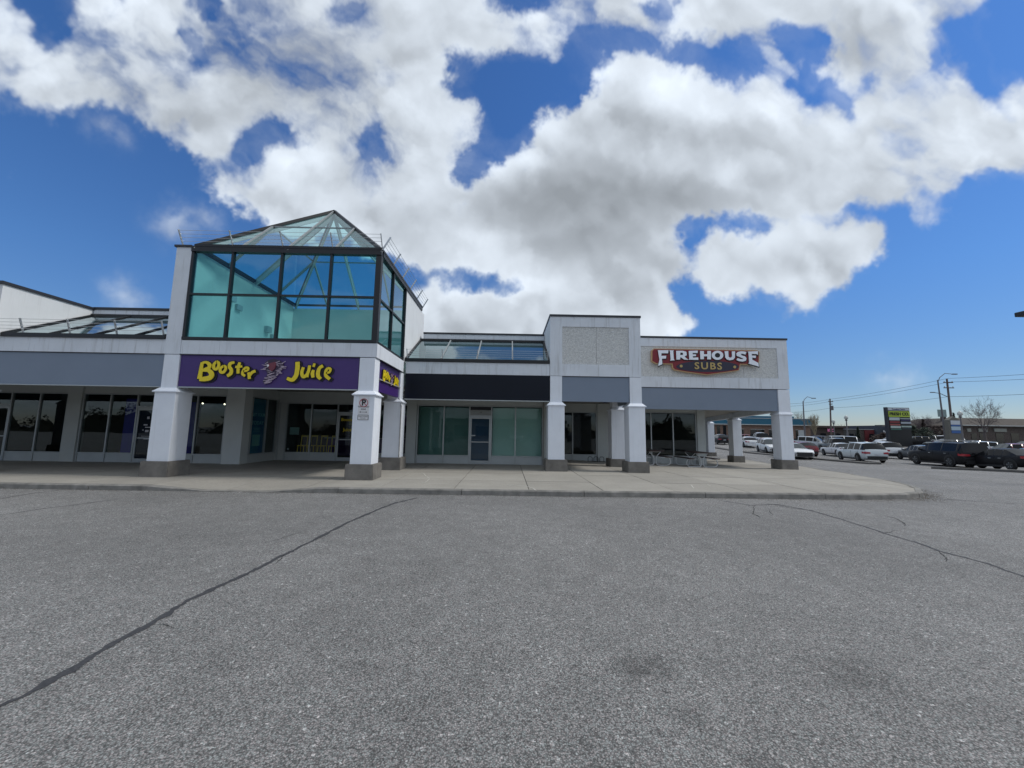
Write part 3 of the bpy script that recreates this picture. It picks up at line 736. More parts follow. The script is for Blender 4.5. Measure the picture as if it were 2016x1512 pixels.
B('side_wall', mat('sunlit_stucco', (.72, .74, .76), .85, noise=(1.2, .07), bump=(90, .2), streak=.2), BL, (X1-.12, X1+.0, 15.702, Y1+.6, 4.40, ZT-.002))  # warmer copy of the white stucco, with sunlight put into its colour
B('tower_inner_wall', drywall, BL, (X0-.0, X0+.04, Y0+.2, Y1, 4.3, ZT)); B('tower_inner_wall', drywall, BL, (X0+.04, X1-.13, Y1-.04, Y1+.2, 3.6, ZT))
B('tower_inner_wall', drywall, BL, (X1-.16, X1-.125, 15.75, Y1-.05, 4.3, ZT)); B('tower_floor', drywall, BL, (X0, X1-.2, Y0+.2, Y1, 4.25, 4.3))
B('emergency_light', silver, BL, (X0+.04, X0+.2, 14.1, 14.4, 6.3, 6.55), (X0+.04, X0+.14, 14.55, 14.85, 6.1, 6.3)); B('emergency_light', silver, BL, (X0+.04, X0+.2, 16.4, 16.7, 5.7, 5.95), (X0+.04, X0+.14, 16.85, 17.15, 5.5, 5.7))
B('coping', coping, BL, (-10.98, X0-.002, 12.36, 18.7, 7.502, 7.57))
# pyramid
AP = Vector(((X0+X1)/2, (Y0+Y1)/2, 10.62)); ZE = ZT+.16
Cn = [Vector((X0+.1, Y0+.0, ZE)), Vector((X1, Y0, ZE)), Vector((X1, Y1, ZE)), Vector((X0+.1, Y1, ZE))]
pframe = mat('roof_rafter', (.27, .29, .30), .5)
bm = bmn()
for c in Cn: bar(bm, c, AP, .10, .12)
for i in range(4): bar(bm, Cn[i]+Vector((0, 0, .02)), Cn[(i+1)%4]+Vector((0, 0, .02)), .1, .08)
py_ = obj('pyramid_roof', bm, dark, BL, 'steep glass pyramid with black hips')
for i in range(4):
    a, b = Cn[i], Cn[(i+1)%4]
    q = [a.lerp(b, t) for t in (0, .25, .5, .75, 1)]; ha = a.lerp(AP, .5); hb = b.lerp(AP, .5); mid = (a+b)/2
    hm = mid.lerp(AP, .5)
    for s, e in ((q[1], ha), (q[3], hb)):
        bm = bmn(); bar(bm, s, e, .06, .09); obj('rafter', bm, pframe, py_)
    bm = bmn(); bar(bm, q[2], AP, .06, .09); obj('rafter', bm, pframe, py_)
    bm = bmn(); bar(bm, ha, hb, .04, .045); obj('purlin', bm, pframe, py_)
    for P in ([q[0], q[1], ha], [q[1], q[2], hm, ha], [q[2], q[3], hb, hm], [q[3], q[4], hb], [ha, hm, AP], [hm, hb, AP]):
        pane(g_pyr, [p+Vector((0, 0, .0)) for p in P], py_)
# inner struts seen through the glass
bm = bmn()
for c in Cn: bar(bm, c+Vector((0, 0, -.12)), AP+Vector((0, 0, -.16)), .07, .16)
for i in range(4): bar(bm, (Cn[i]+Cn[(i+1)%4])/2+Vector((0, 0, -.12)), AP+Vector((0, 0, -.2)), .06, .14)
obj('roof_strut', bm, silver, py_)
# cable railings on the eaves
def railing(a, b, out, n, h=.42, lean=.22, label=None):
    a = Vector(a); b = Vector(b); out = Vector(out)
    bm = bmn(); top = out*lean+Vector((0, 0, h))
    for k in range(4): 
        f = .3+.7*k/3; tube(bm, [a+top*f, b+top*f], .006, 5)
    r = obj('cable_railing', bm, steel, BL, label)
    for i in range(n):
        p = a.lerp(b, i/(n-1)); bm = bmn(); bar(bm, p-out*.02, p+top*1.06, .022, .05, up=out+Vector((0,0,.01))); obj('railing_post', bm, steel, r)
railing((X0-.3, Y0-.02, ZE), (X1+.04, Y0-.02, ZE), (0, -1, 0), 5)
railing((X1+.05, Y0, ZE), (X1+.05, Y1, ZE), (1, 0, 0), 6)
# sloped skylights
def skylight(x0, x1, ya, za, yb, zb, bars, below, pal):
    bm = bmn(); d = Vector((0, yb-ya, zb-za)); nrm = Vector((0, -(zb-za), yb-ya)).normalized()
    box(bm, x0, x1, ya-.05, ya+.12, za-.11, za+.02); box(bm, x0, x1, yb-.1, yb-.002, zb-.06, zb+.06)
    for x in (x0+.04, x1-.04): bar(bm, (x, ya, za), (x, yb-.05, zb), .07, .09, up=nrm)
    s = obj('skylight', bm, dark, BL)
    for x in bars:
        bm = bmn(); bar(bm, (x, ya, za), (x, yb-.05, zb), .05, .08, up=nrm); obj('glazing_bar', bm, pframe if pal else dark, s)
    e = [x0+.04]+list(bars)+[x1-.04]
    for a, b in zip(e, e[1:]):
        pane(g_sky, [(a, ya, za), (b, ya, za), (b, yb-.05, zb), (a, yb-.05, zb)], s)
    B('shaft_wall', drywall, s, (x0, x1, yb-.02, yb+.1, 3.5, zb-.06))
    B('shaft_floor', drywall, s, (x0, x1, ya+.14, yb-.03, 3.52, 3.6))
    return s
skylight(-4.23, 1.68, 15.92, 4.56, 18.5, 5.93, (-2.77, -1.31, .16), None, True)
skylight(-16.1, -10.94, 12.42, 4.53, 15.0, 5.85, (-14.6, -13.2, -11.9), None, False)
railing((-4.15, 15.9, 4.57), (1.6, 15.9, 4.57), (0, -1, 0), 5, .36, .1); railing((-16.9, 12.38, 4.54), (-11.0, 12.38, 4.54), (0, -1, 0), 5, .42, .12)
B('rear_parapet', white, BL, (-4.1, 1.69, 18.5, 18.8, 5.96, 6.24)); B('coping', coping, BL, (-4.1, 1.69, 18.46, 18.84, 6.242, 6.32))
B('rear_parapet', white, BL, (-16.1, -10.9, 15.0, 15.3, 5.9, 6.10)); B('coping', coping, BL, (-16.1, -10.9, 14.96, 15.34, 6.102, 6.2))
B('end_block_wall', mat('sunlit_stucco', (.72, .74, .76)), BL, (-38, -16.12, 12.25, 20, 4.43, 6.08)); B('coping', coping, BL, (-38, -16.08, 12.2, 20, 6.082, 6.18))  # right-facing end wall shares the stucco colour with sunlight painted in
# roof slabs
roofm = mat('roof_gravel', (.25, .25, .25), .95)
B('roof_deck', roofm, BL, (-38, -10.93, 15.32, 34, 5.2, 5.4)); B('roof_deck', roofm, BL, (-10.9, 1.66, 19.3, 34, 5.2, 5.4)); B('roof_deck', roofm, BL, (1.9, 14.2, 22.9, 34, 5.2, 5.4))
# middle unit
panels('beam_panel', white, [-4.19, -3.62, -.85, 1.69], 15.92, 3.955, 4.44)
panels('fascia_panel', blackf, [-4.2, 1.70], 15.94, FB, 3.94, .12); B('fascia_trim', coping, BL, (-4.19, 1.7, 15.93, 16.1, 3.94, 3.954)); B('fascia_trim', silver, BL, (-4.2, 1.7, 15.92, 16.08, FB-.035, FB-.002))
# tall block
BX0, BX1, BY = 1.70, 5.44, 15.9
bm = bmn()
for (a, b, c, d) in ((BX0, 2.2, 3.955, 6.44), (4.96, BX1, 3.955, 6.44), (2.2, 4.96, 3.955, 4.44), (2.2, 4.96, 6.02, 6.44)): box(bm, a, b, BY, BY+.35, c, d)
obj('block_wall', bm, white, BL)
B('block_side_wall', white, BL, (BX0, BX0+.3, BY+.352, 22, 3.955, 6.44)); B('block_side_wall', white, BL, (BX1-.3, BX1, BY+.352, 22, 3.3, 6.44)); B('coping', coping, BL, (BX0-.03, BX1+.03, BY-.03, 22, 6.442, 6.53))
B('pebble_panel', pebble, BL, (2.203, 3.61, BY+.035, BY+.2, 4.443, 6.017)); B('pebble_panel', pebble, BL, (3.62, 4.957, BY+.035, BY+.2, 4.443, 6.017))
B('fascia_panel', greyf, BL, (2.2, 4.95, BY+.05, BY+.17, FB, 3.93)); B('fascia_trim', coping, BL, (2.2, 4.95, BY+.02, BY+.2, 3.932, 3.953))
B('fascia_panel', greyf, BL, (5.2, 5.3, BY+.5, 18.58, FB, 3.93), label='grey fascia along the inner side of the block'); 
# corner unit
FY = 20.2
bm = bmn()
for (a, b, c, d) in ((5.46, 14.64, 6.22, 6.66), (14.1, 14.64, 4.06, 6.22), (5.46, 14.1, 4.06, 4.61), (5.46, 6.9, 4.61, 6.22)): box(bm, a, b, FY, FY+.35, c, d)
obj('corner_wall', bm, white, BL); B('coping', coping, BL, (5.46, 14.68, FY-.03, FY+.4, 6.662, 6.76))
for a, b in ((6.903, 8.1), (8.11, 12.3), (12.31, 14.097)): B('pebble_panel', pebble, BL, (a, b, FY+.035, FY+.2, 4.613, 6.217))
panels('fascia_panel', greyf, [5.46, 14.01], FY+.05, FB, 4.03, .12); B('fascia_trim', coping, BL, (5.46, 14.01, FY+.02, FY+.2, 4.035, 4.056))
# skewed flank of the corner unit
bm = bmn(); a = Vector((14.2, 20.55)); b = Vector((21.6, 44.5)); 
nf = Vector(((b-a).y, -(b-a).x)).normalized()
def slab(bm, a, b, n, t, z0, z1):
    hexa(bm, [(a.x, a.y, z0), (b.x, b.y, z0), (b.x-n.x*t, b.y-n.y*t, z0), (a.x-n.x*t, a.y-n.y*t, z0)], [(a.x, a.y, z1), (b.x, b.y, z1), (b.x-n.x*t, b.y-n.y*t, z1), (a.x-n.x*t, a.y-n.y*t, z1)])
slab(bm, a+nf*.35, b+nf*.35, nf, .35, FB, 6.6); obj('flank_fascia', bm, white, BL)
bm = bmn(); slab(bm, Vector((11.32, 22.62)), Vector((17.5, 44.5)), nf, .3, -.9, 3.3); obj('flank_wall', bm, whitein, BL)
# soffits
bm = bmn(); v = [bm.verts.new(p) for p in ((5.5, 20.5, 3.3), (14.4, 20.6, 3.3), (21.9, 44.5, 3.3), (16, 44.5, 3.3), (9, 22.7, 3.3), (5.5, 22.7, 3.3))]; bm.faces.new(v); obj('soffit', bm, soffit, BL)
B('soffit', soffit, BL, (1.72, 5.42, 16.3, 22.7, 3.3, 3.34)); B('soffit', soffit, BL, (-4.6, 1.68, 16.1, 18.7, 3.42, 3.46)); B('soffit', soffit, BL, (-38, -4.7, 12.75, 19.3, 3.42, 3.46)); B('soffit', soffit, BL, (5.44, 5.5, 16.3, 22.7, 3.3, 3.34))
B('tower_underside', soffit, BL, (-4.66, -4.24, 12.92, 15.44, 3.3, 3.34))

bm = bmn(); tube(bm, [(-4.27, 15.43, 2.9), (-4.2, 15.40, 2.75), (-4.14, 15.34, 2.6), (-4.14, 15.34, .62)], .022, 8); obj('drain_pipe', bm, mat('stained_pipe', (.42, .42, .42), .6, noise=(6, .4)), BL)
# ---- storefronts
def storefront(name, y, x0, x1, floor, sill, head, cuts, glassm=g_shop, top=3.44, wallm=whitein, label=None, panes=None, skip=()):
    """framed glazing facing -Y; cuts = mullion centres incl. ends; skip = bays that hold doors"""
    bm = bmn(); box(bm, x0, x1, y-.0, y+.2, head+.05, top)
    s = obj(name, bm, wallm, BL, label)
    for i, (a, b) in enumerate(zip(cuts, cuts[1:])):
        if i not in skip: B('bulkhead', mat('painted_bulkhead', (.46, .50, .51), .6, noise=(2, .12)), s, (a+.03, b-.03, y+.005, y+.16, floor-.1, sill-.04))
    for c in cuts: B('frame_post', silver, s, (c-.028, c+.028, y-.03, y+.07, floor-.05, head+.048))
    for i, (a, b) in enumerate(zip(cuts, cuts[1:])):
        B('head_rail', silver, s, (a+.029, b-.029, y-.02, y+.06, head, head+.045))
        if i in skip: continue
        B('sill_rail', silver, s, (a+.029, b-.029, y-.025, y+.08, sill-.038, sill+.01))
        g = glassm if not panes else panes[i]
        pane(g, [(a+.028, y+.02, sill), (b-.028, y+.02, sill), (b-.028, y+.02, head), (a+.028, y+.02, head)], s, 'shop_window')
    return s
def shop_door(y, x0, x1, floor, h, head, g, label, hinge=1, transom=None, mid=True):
    fl = floor+.02; bm = bmn(); w = .075
    box(bm, x0+.03, x1-.03, y-.01, y+.04, fl, fl+.14); box(bm, x0+.03, x1-.03, y-.01, y+.04, h-.1, h)
    for a in (x0+.03, x1-.03-w): box(bm, a, a+w, y-.01, y+.04, fl+.14, h-.1)
    if mid: box(bm, x0+.03+w, x1-.03-w, y-.02, y+.03, 1.13, 1.17)
    d = obj('shop_door', bm, silver, BL, label)
    pane(g, [(x0+.1, y+.015, fl+.14), (x1-.1, y+.015, fl+.14), (x1-.1, y+.015, h-.1), (x0+.1, y+.015, h-.1)], d, 'door_glass')
    bm = bmn(); hx = x0+.07 if hinge > 0 else x1-.07
    tube(bm, [(hx, y-.01, .98), (hx, y-.07, .98), (hx, y-.07, 1.32), (hx, y-.01, 1.32)], .014, 8); obj('door_handle', bm, steel, d)
    B('threshold', silver, d, (x0+.03, x1-.03, y-.06, y+.08, floor-.02, fl-.002)); B('door_header', silver, d, (x0+.029, x1-.029, y-.02, y+.06, h+.004, h+.07))
    if transom: pane(transom, [(x0+.03, y+.02, h+.07), (x1-.03, y+.02, h+.07), (x1-.03, y+.02, head), (x0+.03, y+.02, head)], d, 'transom_glass')
    return d
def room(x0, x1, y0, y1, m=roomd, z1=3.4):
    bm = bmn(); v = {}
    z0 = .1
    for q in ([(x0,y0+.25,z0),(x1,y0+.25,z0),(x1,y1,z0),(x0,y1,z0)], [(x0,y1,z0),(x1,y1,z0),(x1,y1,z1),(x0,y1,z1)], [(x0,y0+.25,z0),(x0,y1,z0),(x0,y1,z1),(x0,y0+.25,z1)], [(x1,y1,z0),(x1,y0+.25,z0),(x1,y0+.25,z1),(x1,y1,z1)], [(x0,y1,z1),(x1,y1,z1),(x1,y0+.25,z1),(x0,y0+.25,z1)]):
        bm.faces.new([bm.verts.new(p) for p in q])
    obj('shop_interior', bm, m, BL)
# left shops
B('end_wall', whitein, BL, (-38, -24.003, 16.9, 17.2, .02, 3.41)); B('side_wall', white, BL, (-38.2, -38.002, 12.25, 34, .02, 6.08))
storefront('storefront', 16.9, -24, -18.62, .14, .52, 2.96, [-24, -22.05, -21.02, -19.82, -18.66], skip=(1,))
shop_door(16.9, -22.05, -21.02, .14, 2.42, 2.96, g_door, 'dark glazed shop door at the far left', transom=g_shop)
B('pier', whitein, BL, (-18.62, -18.04, 16.82, 17.1, .05, 3.44))
storefront('storefront', 16.9, -18.04, -11.95, .14, .52, 2.96, [-18.0, -16.86, -15.72, -14.72, -14.6, -13.2, -11.98], skip=(2,))
AY_ = 19.2; wt = mat('white_print', (.75, .76, .78), .5); wt_ = mat('door_print', (.6, .6, .66), .5)
navy = mat('navy_door_film', (.03, .025, .07), .3); bluem = mat('royal_blue_film', (.09, .06, .62), .4); tealp = mat('teal_poster', (.04, .17, .40), .35, noise=(1.2, .5, (.08, .38, .52)))
dl = shop_door(16.9, -15.72, -14.72, .14, 2.42, 2.96, g_door, 'navy tinted shop door with white lettering behind the column', transom=g_shop)
B('window_film', bluem, BL, (-16.25, -15.76, 16.935, 16.95, .53, 2.8)); B('window_film', navy, dl, (-15.6, -14.84, 16.93, 16.945, .3, 2.3)); B('window_film', bluem, BL, (-14.55, -13.3, 16.935, 16.95, .53, 2.7)); B('window_card', wt, BL, (-10.55, -10.47, AY_+.03, AY_+.035, .62, .70)); B('window_card', mat('pale_card', (.30, .45, .42), .5), BL, (-10.5, -10.05, AY_+.05, AY_+.055, 1.35, 1.7))
for k, (x, z, w_, h_) in enumerate(((-15.22, 1.95, .10, .10), (-15.30, 1.68, .16, .05), (-15.2, 1.58, .22, .04), (-15.38, 1.46, .05, .05), (-15.22, 1.40, .14, .09), (-15.22, 1.22, .42, .012), (-15.2, 1.10, .26, .06))):
    B('door_print', wt_, dl, (x-w_/2, x+w_/2, 16.905, 16.91, z, z+h_))
B('pier', mat('side_pier', (.60, .63, .62), .85, noise=(1.2, .08)), BL, (-11.86, -11.1, 16.72, 17.2, .05, 3.44))
# alcove of the juice shop
bm = bmn(); AY = 19.2; AX = -11.1
box(bm, AX-.2, AX, 17.2, AY, 2.98, 3.44)
al = obj('alcove_side', bm, whitein, BL)
B('bulkhead', whitein, al, (AX-.2, AX, 17.2, AY, .05, .48))
for c in (17.25, 18.3, 19.12): B('frame_post', silver, al, (AX-.06, AX+.03, c-.03, c+.03, .48, 2.98))
for a, b in ((17.28, 18.27), (18.33, 19.09)):
    B('sill_rail', silver, al, (AX-.05, AX+.025, a, b, .48, .53))
    pane(g_clear, [(AX-.02, a, .53), (AX-.02, b, .53), (AX-.02, b, 2.95), (AX-.02, a, 2.95)], al, 'shop_window')
po = B('window_poster', tealp, BL, (AX-.06, AX-.05, 17.3, 18.25, .54, 2.93), label='tall teal and blue poster in the alcove window reading GET YOUR TODAY')
lit_t = mat('poster_letter', (.35, .75, .82), .5); wt = mat('white_print', (.75, .76, .78), .5)
for s_, z, sz in (('GET YOUR', 2.22, .20), ('TODAY', 1.86, .24)): text_obj('poster_letters', s_, sz, .002, lit_t, po, side_at(AX-.045, 17.78, z), .004)
B('poster_card', mat('poster_card', (.3, .7, .7), .5), po, (AX-.05, AX-.044, 17.5, 18.02, .85, 1.35)); B('poster_rule', lit_t, po, (AX-.05, AX-.044, 17.5, 18.0, 1.62, 1.64), (AX-.05, AX-.044, 17.55, 17.95, 1.56, 1.575), (AX-.05, AX-.044, 17.52, 17.98, 1.49, 1.505))
storefront('storefront', AY, -11.1, -4.72, .14, .52, 2.83, [-11.0, -10.66, -9.48, -8.22, -7.2, -7.08, -5.9, -4.76], panes=[g_clear]*7, skip=(0, 3))
B('corner_post', whitein, BL, (-11.1, -10.7, AY-.01, AY+.1, .1, 2.9))
bd = shop_door(AY, -8.22, -7.2, .14, 2.4, 2.83, g_shop, 'glazed juice shop door with yellow lettering on the glass', transom=g_shop)
B('pier', whitein, BL, (-4.72, -4.27, 18.52, 18.9, .05, 3.44))
# middle shop, papered panes
storefront('storefront', 18.6, -4.27, 1.7, .14, .52, 2.80, [-4.22, -2.99, -1.79, -.76, .37, 1.64], panes=[g_film, g_film, g_film, g_film, g_film], skip=(2,), label='vacant shop front with green tinted panes either side of the door')
dm = shop_door(18.6, -1.79, -.76, .14, 2.33, 2.80, g_door, 'silver framed door with blue grey glass and pull handle')
B('transom_panel', mat('grey_transom', (.30, .32, .32), .5), dm, (-1.76, -.79, 18.6, 18.63, 2.41, 2.64)); B('transom_gap', dark, dm, (-1.76, -.79, 18.61, 18.64, 2.645, 2.798))
text_obj('door_number', '11', .12, .002, blackl, dm, front_at(-1.27, 18.595, 2.53)); B('door_closer', silver, dm, (-1.70, -1.5, 18.54, 18.59, 1.42, 1.47))
B('wall_strip', whitein, BL, (1.66, 1.9, 18.64, 22.6, -.1, 3.3)); B('wall_strip', mat('brown_strip', (.22, .21, .19), .8), BL, (1.655, 1.70, 18.5, 18.62, .05, 3.3))
# corner shop
storefront('storefront', 22.6, 1.92, 5.3, -.02, .42, 2.78, [1.95, 2.9, 3.72, 5.08], top=3.3)
storefront('storefront', 22.6, 6.2, 10.86, -.06, .42, 2.84, [6.25, 7.15, 8.22, 9.48, 10.8], top=3.3)
B('pier', whitein, BL, (5.12, 6.2, 22.5, 22.8, -.3, 3.3)); B('pier', whitein, BL, (10.84, 11.3, 22.5, 22.8, -.3, 3.3))
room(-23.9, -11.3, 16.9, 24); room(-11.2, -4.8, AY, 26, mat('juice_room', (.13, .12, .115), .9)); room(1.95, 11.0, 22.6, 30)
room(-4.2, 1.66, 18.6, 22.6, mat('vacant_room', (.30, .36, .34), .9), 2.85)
# boards added behind the panes, toned pale or dim to set pane brightness
B('added_backing', mat('pale_backing', (.74, .82, .78), .9, noise=(.6, .15)), BL, (-.72, 1.62, 18.95, 18.98, .2, 2.78)); B('added_backing', mat('dim_backing', (.20, .28, .27), .9, noise=(.7, .3)), BL, (-4.18, -1.84, 19.0, 19.03, .2, 2.78))
B('added_backing', mat('door_backing', (.42, .50, .60), .9, noise=(.6, .2)), BL, (-1.78, -.78, 19.1, 19.13, .15, 2.4))  # board added behind the door glass to lighten it
cnt = thing('shop_counter', 'purple fronted counter with pale top deep inside the juice shop', 'counter', (-8.2, 23.0, .14), absolute=True)
B('counter_front', mat('counter_purple', (.18, .08, .35), .5), cnt, (-10.4, -6.0, 23.0, 23.5, .14, 1.1)); B('counter_top', drywall, cnt, (-10.5, -5.9, 22.95, 23.6, 1.102, 1.15))
mb = thing('menu_board', 'row of coloured menu boards high on the juice shop back wall', 'menu board', (-8.2, 25.9, 2.2), absolute=True)
for k in range(4): B('menu_panel', mat('menu_%d' % k, ((.5, .5, .1), (.1, .4, .3), (.5, .2, .1), (.35, .15, .5))[k], .5), mb, (-10.3+k*1.15, -9.25+k*1.15, 25.8, 25.9, 1.9, 2.6))
# furniture seen inside the juice shop
ywood = mat('yellow_wood', (.80, .56, .08), .5)
for k, (x, y) in enumerate(((-10.0, 19.55), (-9.65, 19.8), (-9.05, 19.6), (-8.5, 19.55))):
    st = thing('bar_stool', ['yellow wooden stool behind the left alcove pane', 'yellow wooden stool second from left in the juice shop', 'yellow wooden stool third from left in the juice shop', 'yellow wooden stool nearest the juice shop door'][k], 'stool', (x, y, .14), group='yellow stools inside the juice shop')
    bm = bmn(); box(bm, -.17, .17, -.17, .17, .66, .70); obj('seat', bm, ywood, st)
    for sx in (-1, 1):
        for sy in (-1, 1):
            bm = bmn(); bar(bm, (sx*.17, sy*.17, .02), (sx*.14, sy*.14, .66), .035, .035); obj('leg', bm, ywood, st)
    bm = bmn(); box(bm, -.15, .15, -.17, -.15, .3, .33); obj('foot_rail', bm, ywood, st)
    bm = bmn(); bar(bm, (-.14, .15, .70), (-.15, .2, 1.18), .04, .035); bar(bm, (.14, .15, .70), (.15, .2, 1.18), .04, .035); bar(bm, (-.15, .2, 1.14), (.15, .2, 1.14), .03, .09); obj('backrest', bm, ywood, st)
lampm = mat('lit_bulb', (1, .9, .7), .5, emit=((1, .85, .6), 6))
for k, (x, y, z) in enumerate(((-14.0, 18.2, 2.72), (-13.0, 18.2, 2.7))):
    bm = bmn(); bmesh.ops.create_icosphere(bm, subdivisions=1, radius=.035); bmesh.ops.translate(bm, verts=bm.verts, vec=(x, y, z)); obj('ceiling_bulb', bm, lampm, BL)

# ------------------------------------------------------------------ signs
def stroke_prism(bm, pts, ws, fn, t0, t1, grow=0., sub=5):
    """thick hand-drawn stroke through 2-D pts (Catmull-Rom), extruded"""
    P = [Vector(p) for p in pts]; n = len(P); C = []; Wd = []
    if n == 2: C = [P[0].lerp(P[1], i/4) for i in range(5)]; Wd = [ws[0]+(ws[-1]-ws[0])*i/4 for i in range(5)]
    else:
        for i in range(n-1):
            p0, p1, p2, p3 = P[max(i-1, 0)], P[i], P[i+1], P[min(i+2, n-1)]
            for k in range(sub):
                t = k/sub
                C.append(.5*((2*p1)+(p2-p0)*t+(2*p0-5*p1+4*p2-p3)*t*t+(3*p1-p0-3*p2+p3)*t**3))
                a = ws[i] if i < len(ws) else ws[-1]; b = ws[i+1] if i+1 < len(ws) else ws[-1]; Wd.append(a+(b-a)*t)
        C.append(P[-1]); Wd.append(ws[min(n-1, len(ws)-1)])
    m = len(C); Lf, Rt = [], []
    for i in range(m):
        d = (C[min(i+1, m-1)]-C[max(i-1, 0)]).normalized(); s = Vector((-d.y, d.x)); w = Wd[i]/2+grow
        q = C[i]-(d*grow*1 if i == 0 else 0*d)+(d*grow if i == m-1 else 0*d)
        Lf.append(q+s*w); Rt.append(q-s*w)
    va = [[bm.verts.new(fn(p.x, p.y, t)) for p in side] for t in (t0, t1) for side in (Lf, Rt)]
    l0, r0, l1, r1 = va
    for i in range(m-1):
        for q in ((l0[i], l0[i+1], r0[i+1], r0[i]), (l1[i], r1[i], r1[i+1], l1[i+1]), (l0[i], l1[i], l1[i+1], l0[i+1]), (r0[i], r0[i+1], r1[i+1], r1[i])): bm.faces.new(q)
    bm.faces.new((l0[0], r0[0], r1[0], l1[0])); bm.faces.new((l0[-1], l1[-1], r1[-1], r0[-1]))
# glyphs in sign units: x 0..10 across, y up, measured from the photo (2016 px strip: u = x/200, v = -y/200)
def bx(*p): return [(x/200., -y/200.) for x, y in p]
GLY = [ # (strokes of (points, widths)), letter order B o o s t e r J u i c e
 [(bx((222, 200), (216, 290), (212, 385)), [.16, .2, .26]), (bx((225, 205), (270, 200), (305, 230), (300, 262), (245, 283)), [.12, .14, .2, .2, .14]), (bx((235, 290), (300, 290), (338, 330), (325, 370), (270, 385), (212, 388)), [.14, .2, .26, .28, .26, .2])],
 [(bx((378, 190), (352, 225), (358, 268), (388, 275), (405, 240), (400, 205), (378, 190)), [.13, .15, .15, .15, .15, .13, .13])],
 [(bx((460, 240), (428, 268), (432, 305), (462, 312), (485, 280), (482, 250), (460, 240)), [.13, .15, .15, .15, .15, .13, .13])],
 [(bx((572, 200), (530, 215), (525, 250), (548, 285), (545, 325), (510, 352)), [.12, .18, .17, .17, .2, .16])],
 [(bx((632, 200), (622, 260), (625, 325)), [.13, .17, .14]), (bx((590, 250), (625, 252), (662, 245)), [.12, .12, .12])],
 [(bx((680, 300), (725, 290), (728, 262), (700, 262), (680, 290), (675, 330), (705, 352)), [.1, .12, .12, .12, .13, .14, .12])],
 [(bx((738, 312), (748, 345), (755, 385)), [.14, .15, .16]), (bx((758, 345), (780, 312), (812, 298)), [.13, .16, .15])],
 [(bx((1265, 195), (1270, 270), (1262, 345), (1225, 395), (1165, 378)), [.22, .24, .24, .22, .16])],
 [(bx((1335, 255), (1322, 315), (1340, 360), (1375, 345), (1395, 300), (1402, 235)), [.15, .17, .18, .18, .16, .15]), (bx((1392, 300), (1382, 365)), [.15, .16])],
 [(bx((1448, 285), (1440, 325), (1450, 370)), [.13, .2, .15]), (bx((1455, 212), (1445, 250)), [.12, .13])],
 [(bx((1548, 240), (1515, 262), (1500, 310), (1505, 355), (1535, 385)), [.17, .18, .2, .2, .16])],
 [(bx((1590, 320), (1625, 310), (1632, 275), (1605, 268), (1585, 300), (1590, 350), (1635, 388)), [.1, .12, .13, .13, .16, .18, .16])],
]
def juice_sign(root, fn, sc):
    """fn(u, v, t): u along, v up, t = out of the board (m)"""
    for gl in GLY:
        bm = bmn()
        for pts, ws in gl: stroke_prism(bm, pts, ws, fn, .0, .05, .045)
        for pts, ws in gl: stroke_prism(bm, [(x+.09, y-.05) for x, y in pts], ws, fn, .0, .03, .03)
        o = obj('letter', bm, blackl, root)
        bm = bmn()
        for i, (pts, ws) in enumerate(gl): stroke_prism(bm, pts, ws, fn, .05, .068+.002*i, 0)
        obj('letter_face', bm, yellow, o)
    # swirl of pale wisps round a dark berry between the words
    sw = mat('swirl_body', (.035, .02, .05), .5); wisp = mat('pale_wisp', (.42, .34, .42), .5); berry = mat('berry_red', (.16, .03, .05), .5)
    bm = bmn(); ol = bx((905, 200), (940, 172), (1000, 160), (1060, 175), (1100, 200), (1112, 245), (1085, 290), (1040, 340), (1000, 385), (960, 420), (915, 440), (900, 410), (925, 370), (945, 330), (925, 290), (900, 250)); prism(bm, ol, fn, 0, .04); o = obj('swirl_emblem', bm, sw, root)
    bm = bmn(); rnd = random.Random(5)
    for i in range(46):
        t = i/45; y = 195+t*235; xc = 985+55*math.sin(t*2.2+.6)-70*t*t; wd = 85*(1-t)+22
        x = xc+rnd.uniform(-1, 1)*wd; 
        if abs(x-985) < 45 and y < 290: x += 70 if x > 985 else -60
        l = rnd.uniform(14, 34); a = rnd.uniform(-.5, .9)
        stroke_prism(bm, bx((x-l*math.cos(a), y+l*math.sin(a)*.6), (x+l*math.cos(a), y-l*math.sin(a)*.6)), [.022, .035], fn, .04, .05+.0004*i)
    obj('swirl_wisp', bm, wisp, o)
    bm = bmn(); prism(bm, bx((950, 215), (985, 205), (1020, 195), (1032, 230), (1020, 275), (990, 302), (962, 275), (948, 245)), fn, .04, .075); obj('berry', bm, berry, o)
    bm = bmn(); prism(bm, bx((938, 228), (955, 225), (960, 243), (945, 252)), fn, .075, .085); obj('highlight', bm, wt, o)
# u runs 0..10.08 over 360 px from px 360 at the sign plane
pA = at(360, 730, 12.45); pB = at(720, 736, 12.45); SCL = (pB.x-pA.x)/10.08
zA = at(537, 680, 12.45).z
s1 = thing('shop_sign', 'wide purple sign board with yellow Booster Juice lettering above the alcove', 'sign', (-7.6, 12.44, FB), absolute=True)
B('sign_board', purple, s1, (-10.40, -4.76, 12.44, 12.56, FB, 3.93)); B('sign_edge', silver, s1, (-10.40, -4.76, 12.43, 12.57, FB-.035, FB-.002))
zoff = at(537, 680, 12.44).z
juice_sign(s1, lambda u, v, t: Vector((pA.x+u*SCL, 12.44-t, zoff+.015+(v-u*0.0)*SCL+ (u-5)*SCL*.0175*1.0)), SCL)
s2 = thing('shop_sign', 'purple sign board with small yellow Booster Juice lettering on the tower flank', 'sign', (-4.3, 14.2, FB), absolute=True)
B('sign_board', purple, s2, (-4.42, -4.3, 12.93, 15.43, FB, 3.93))
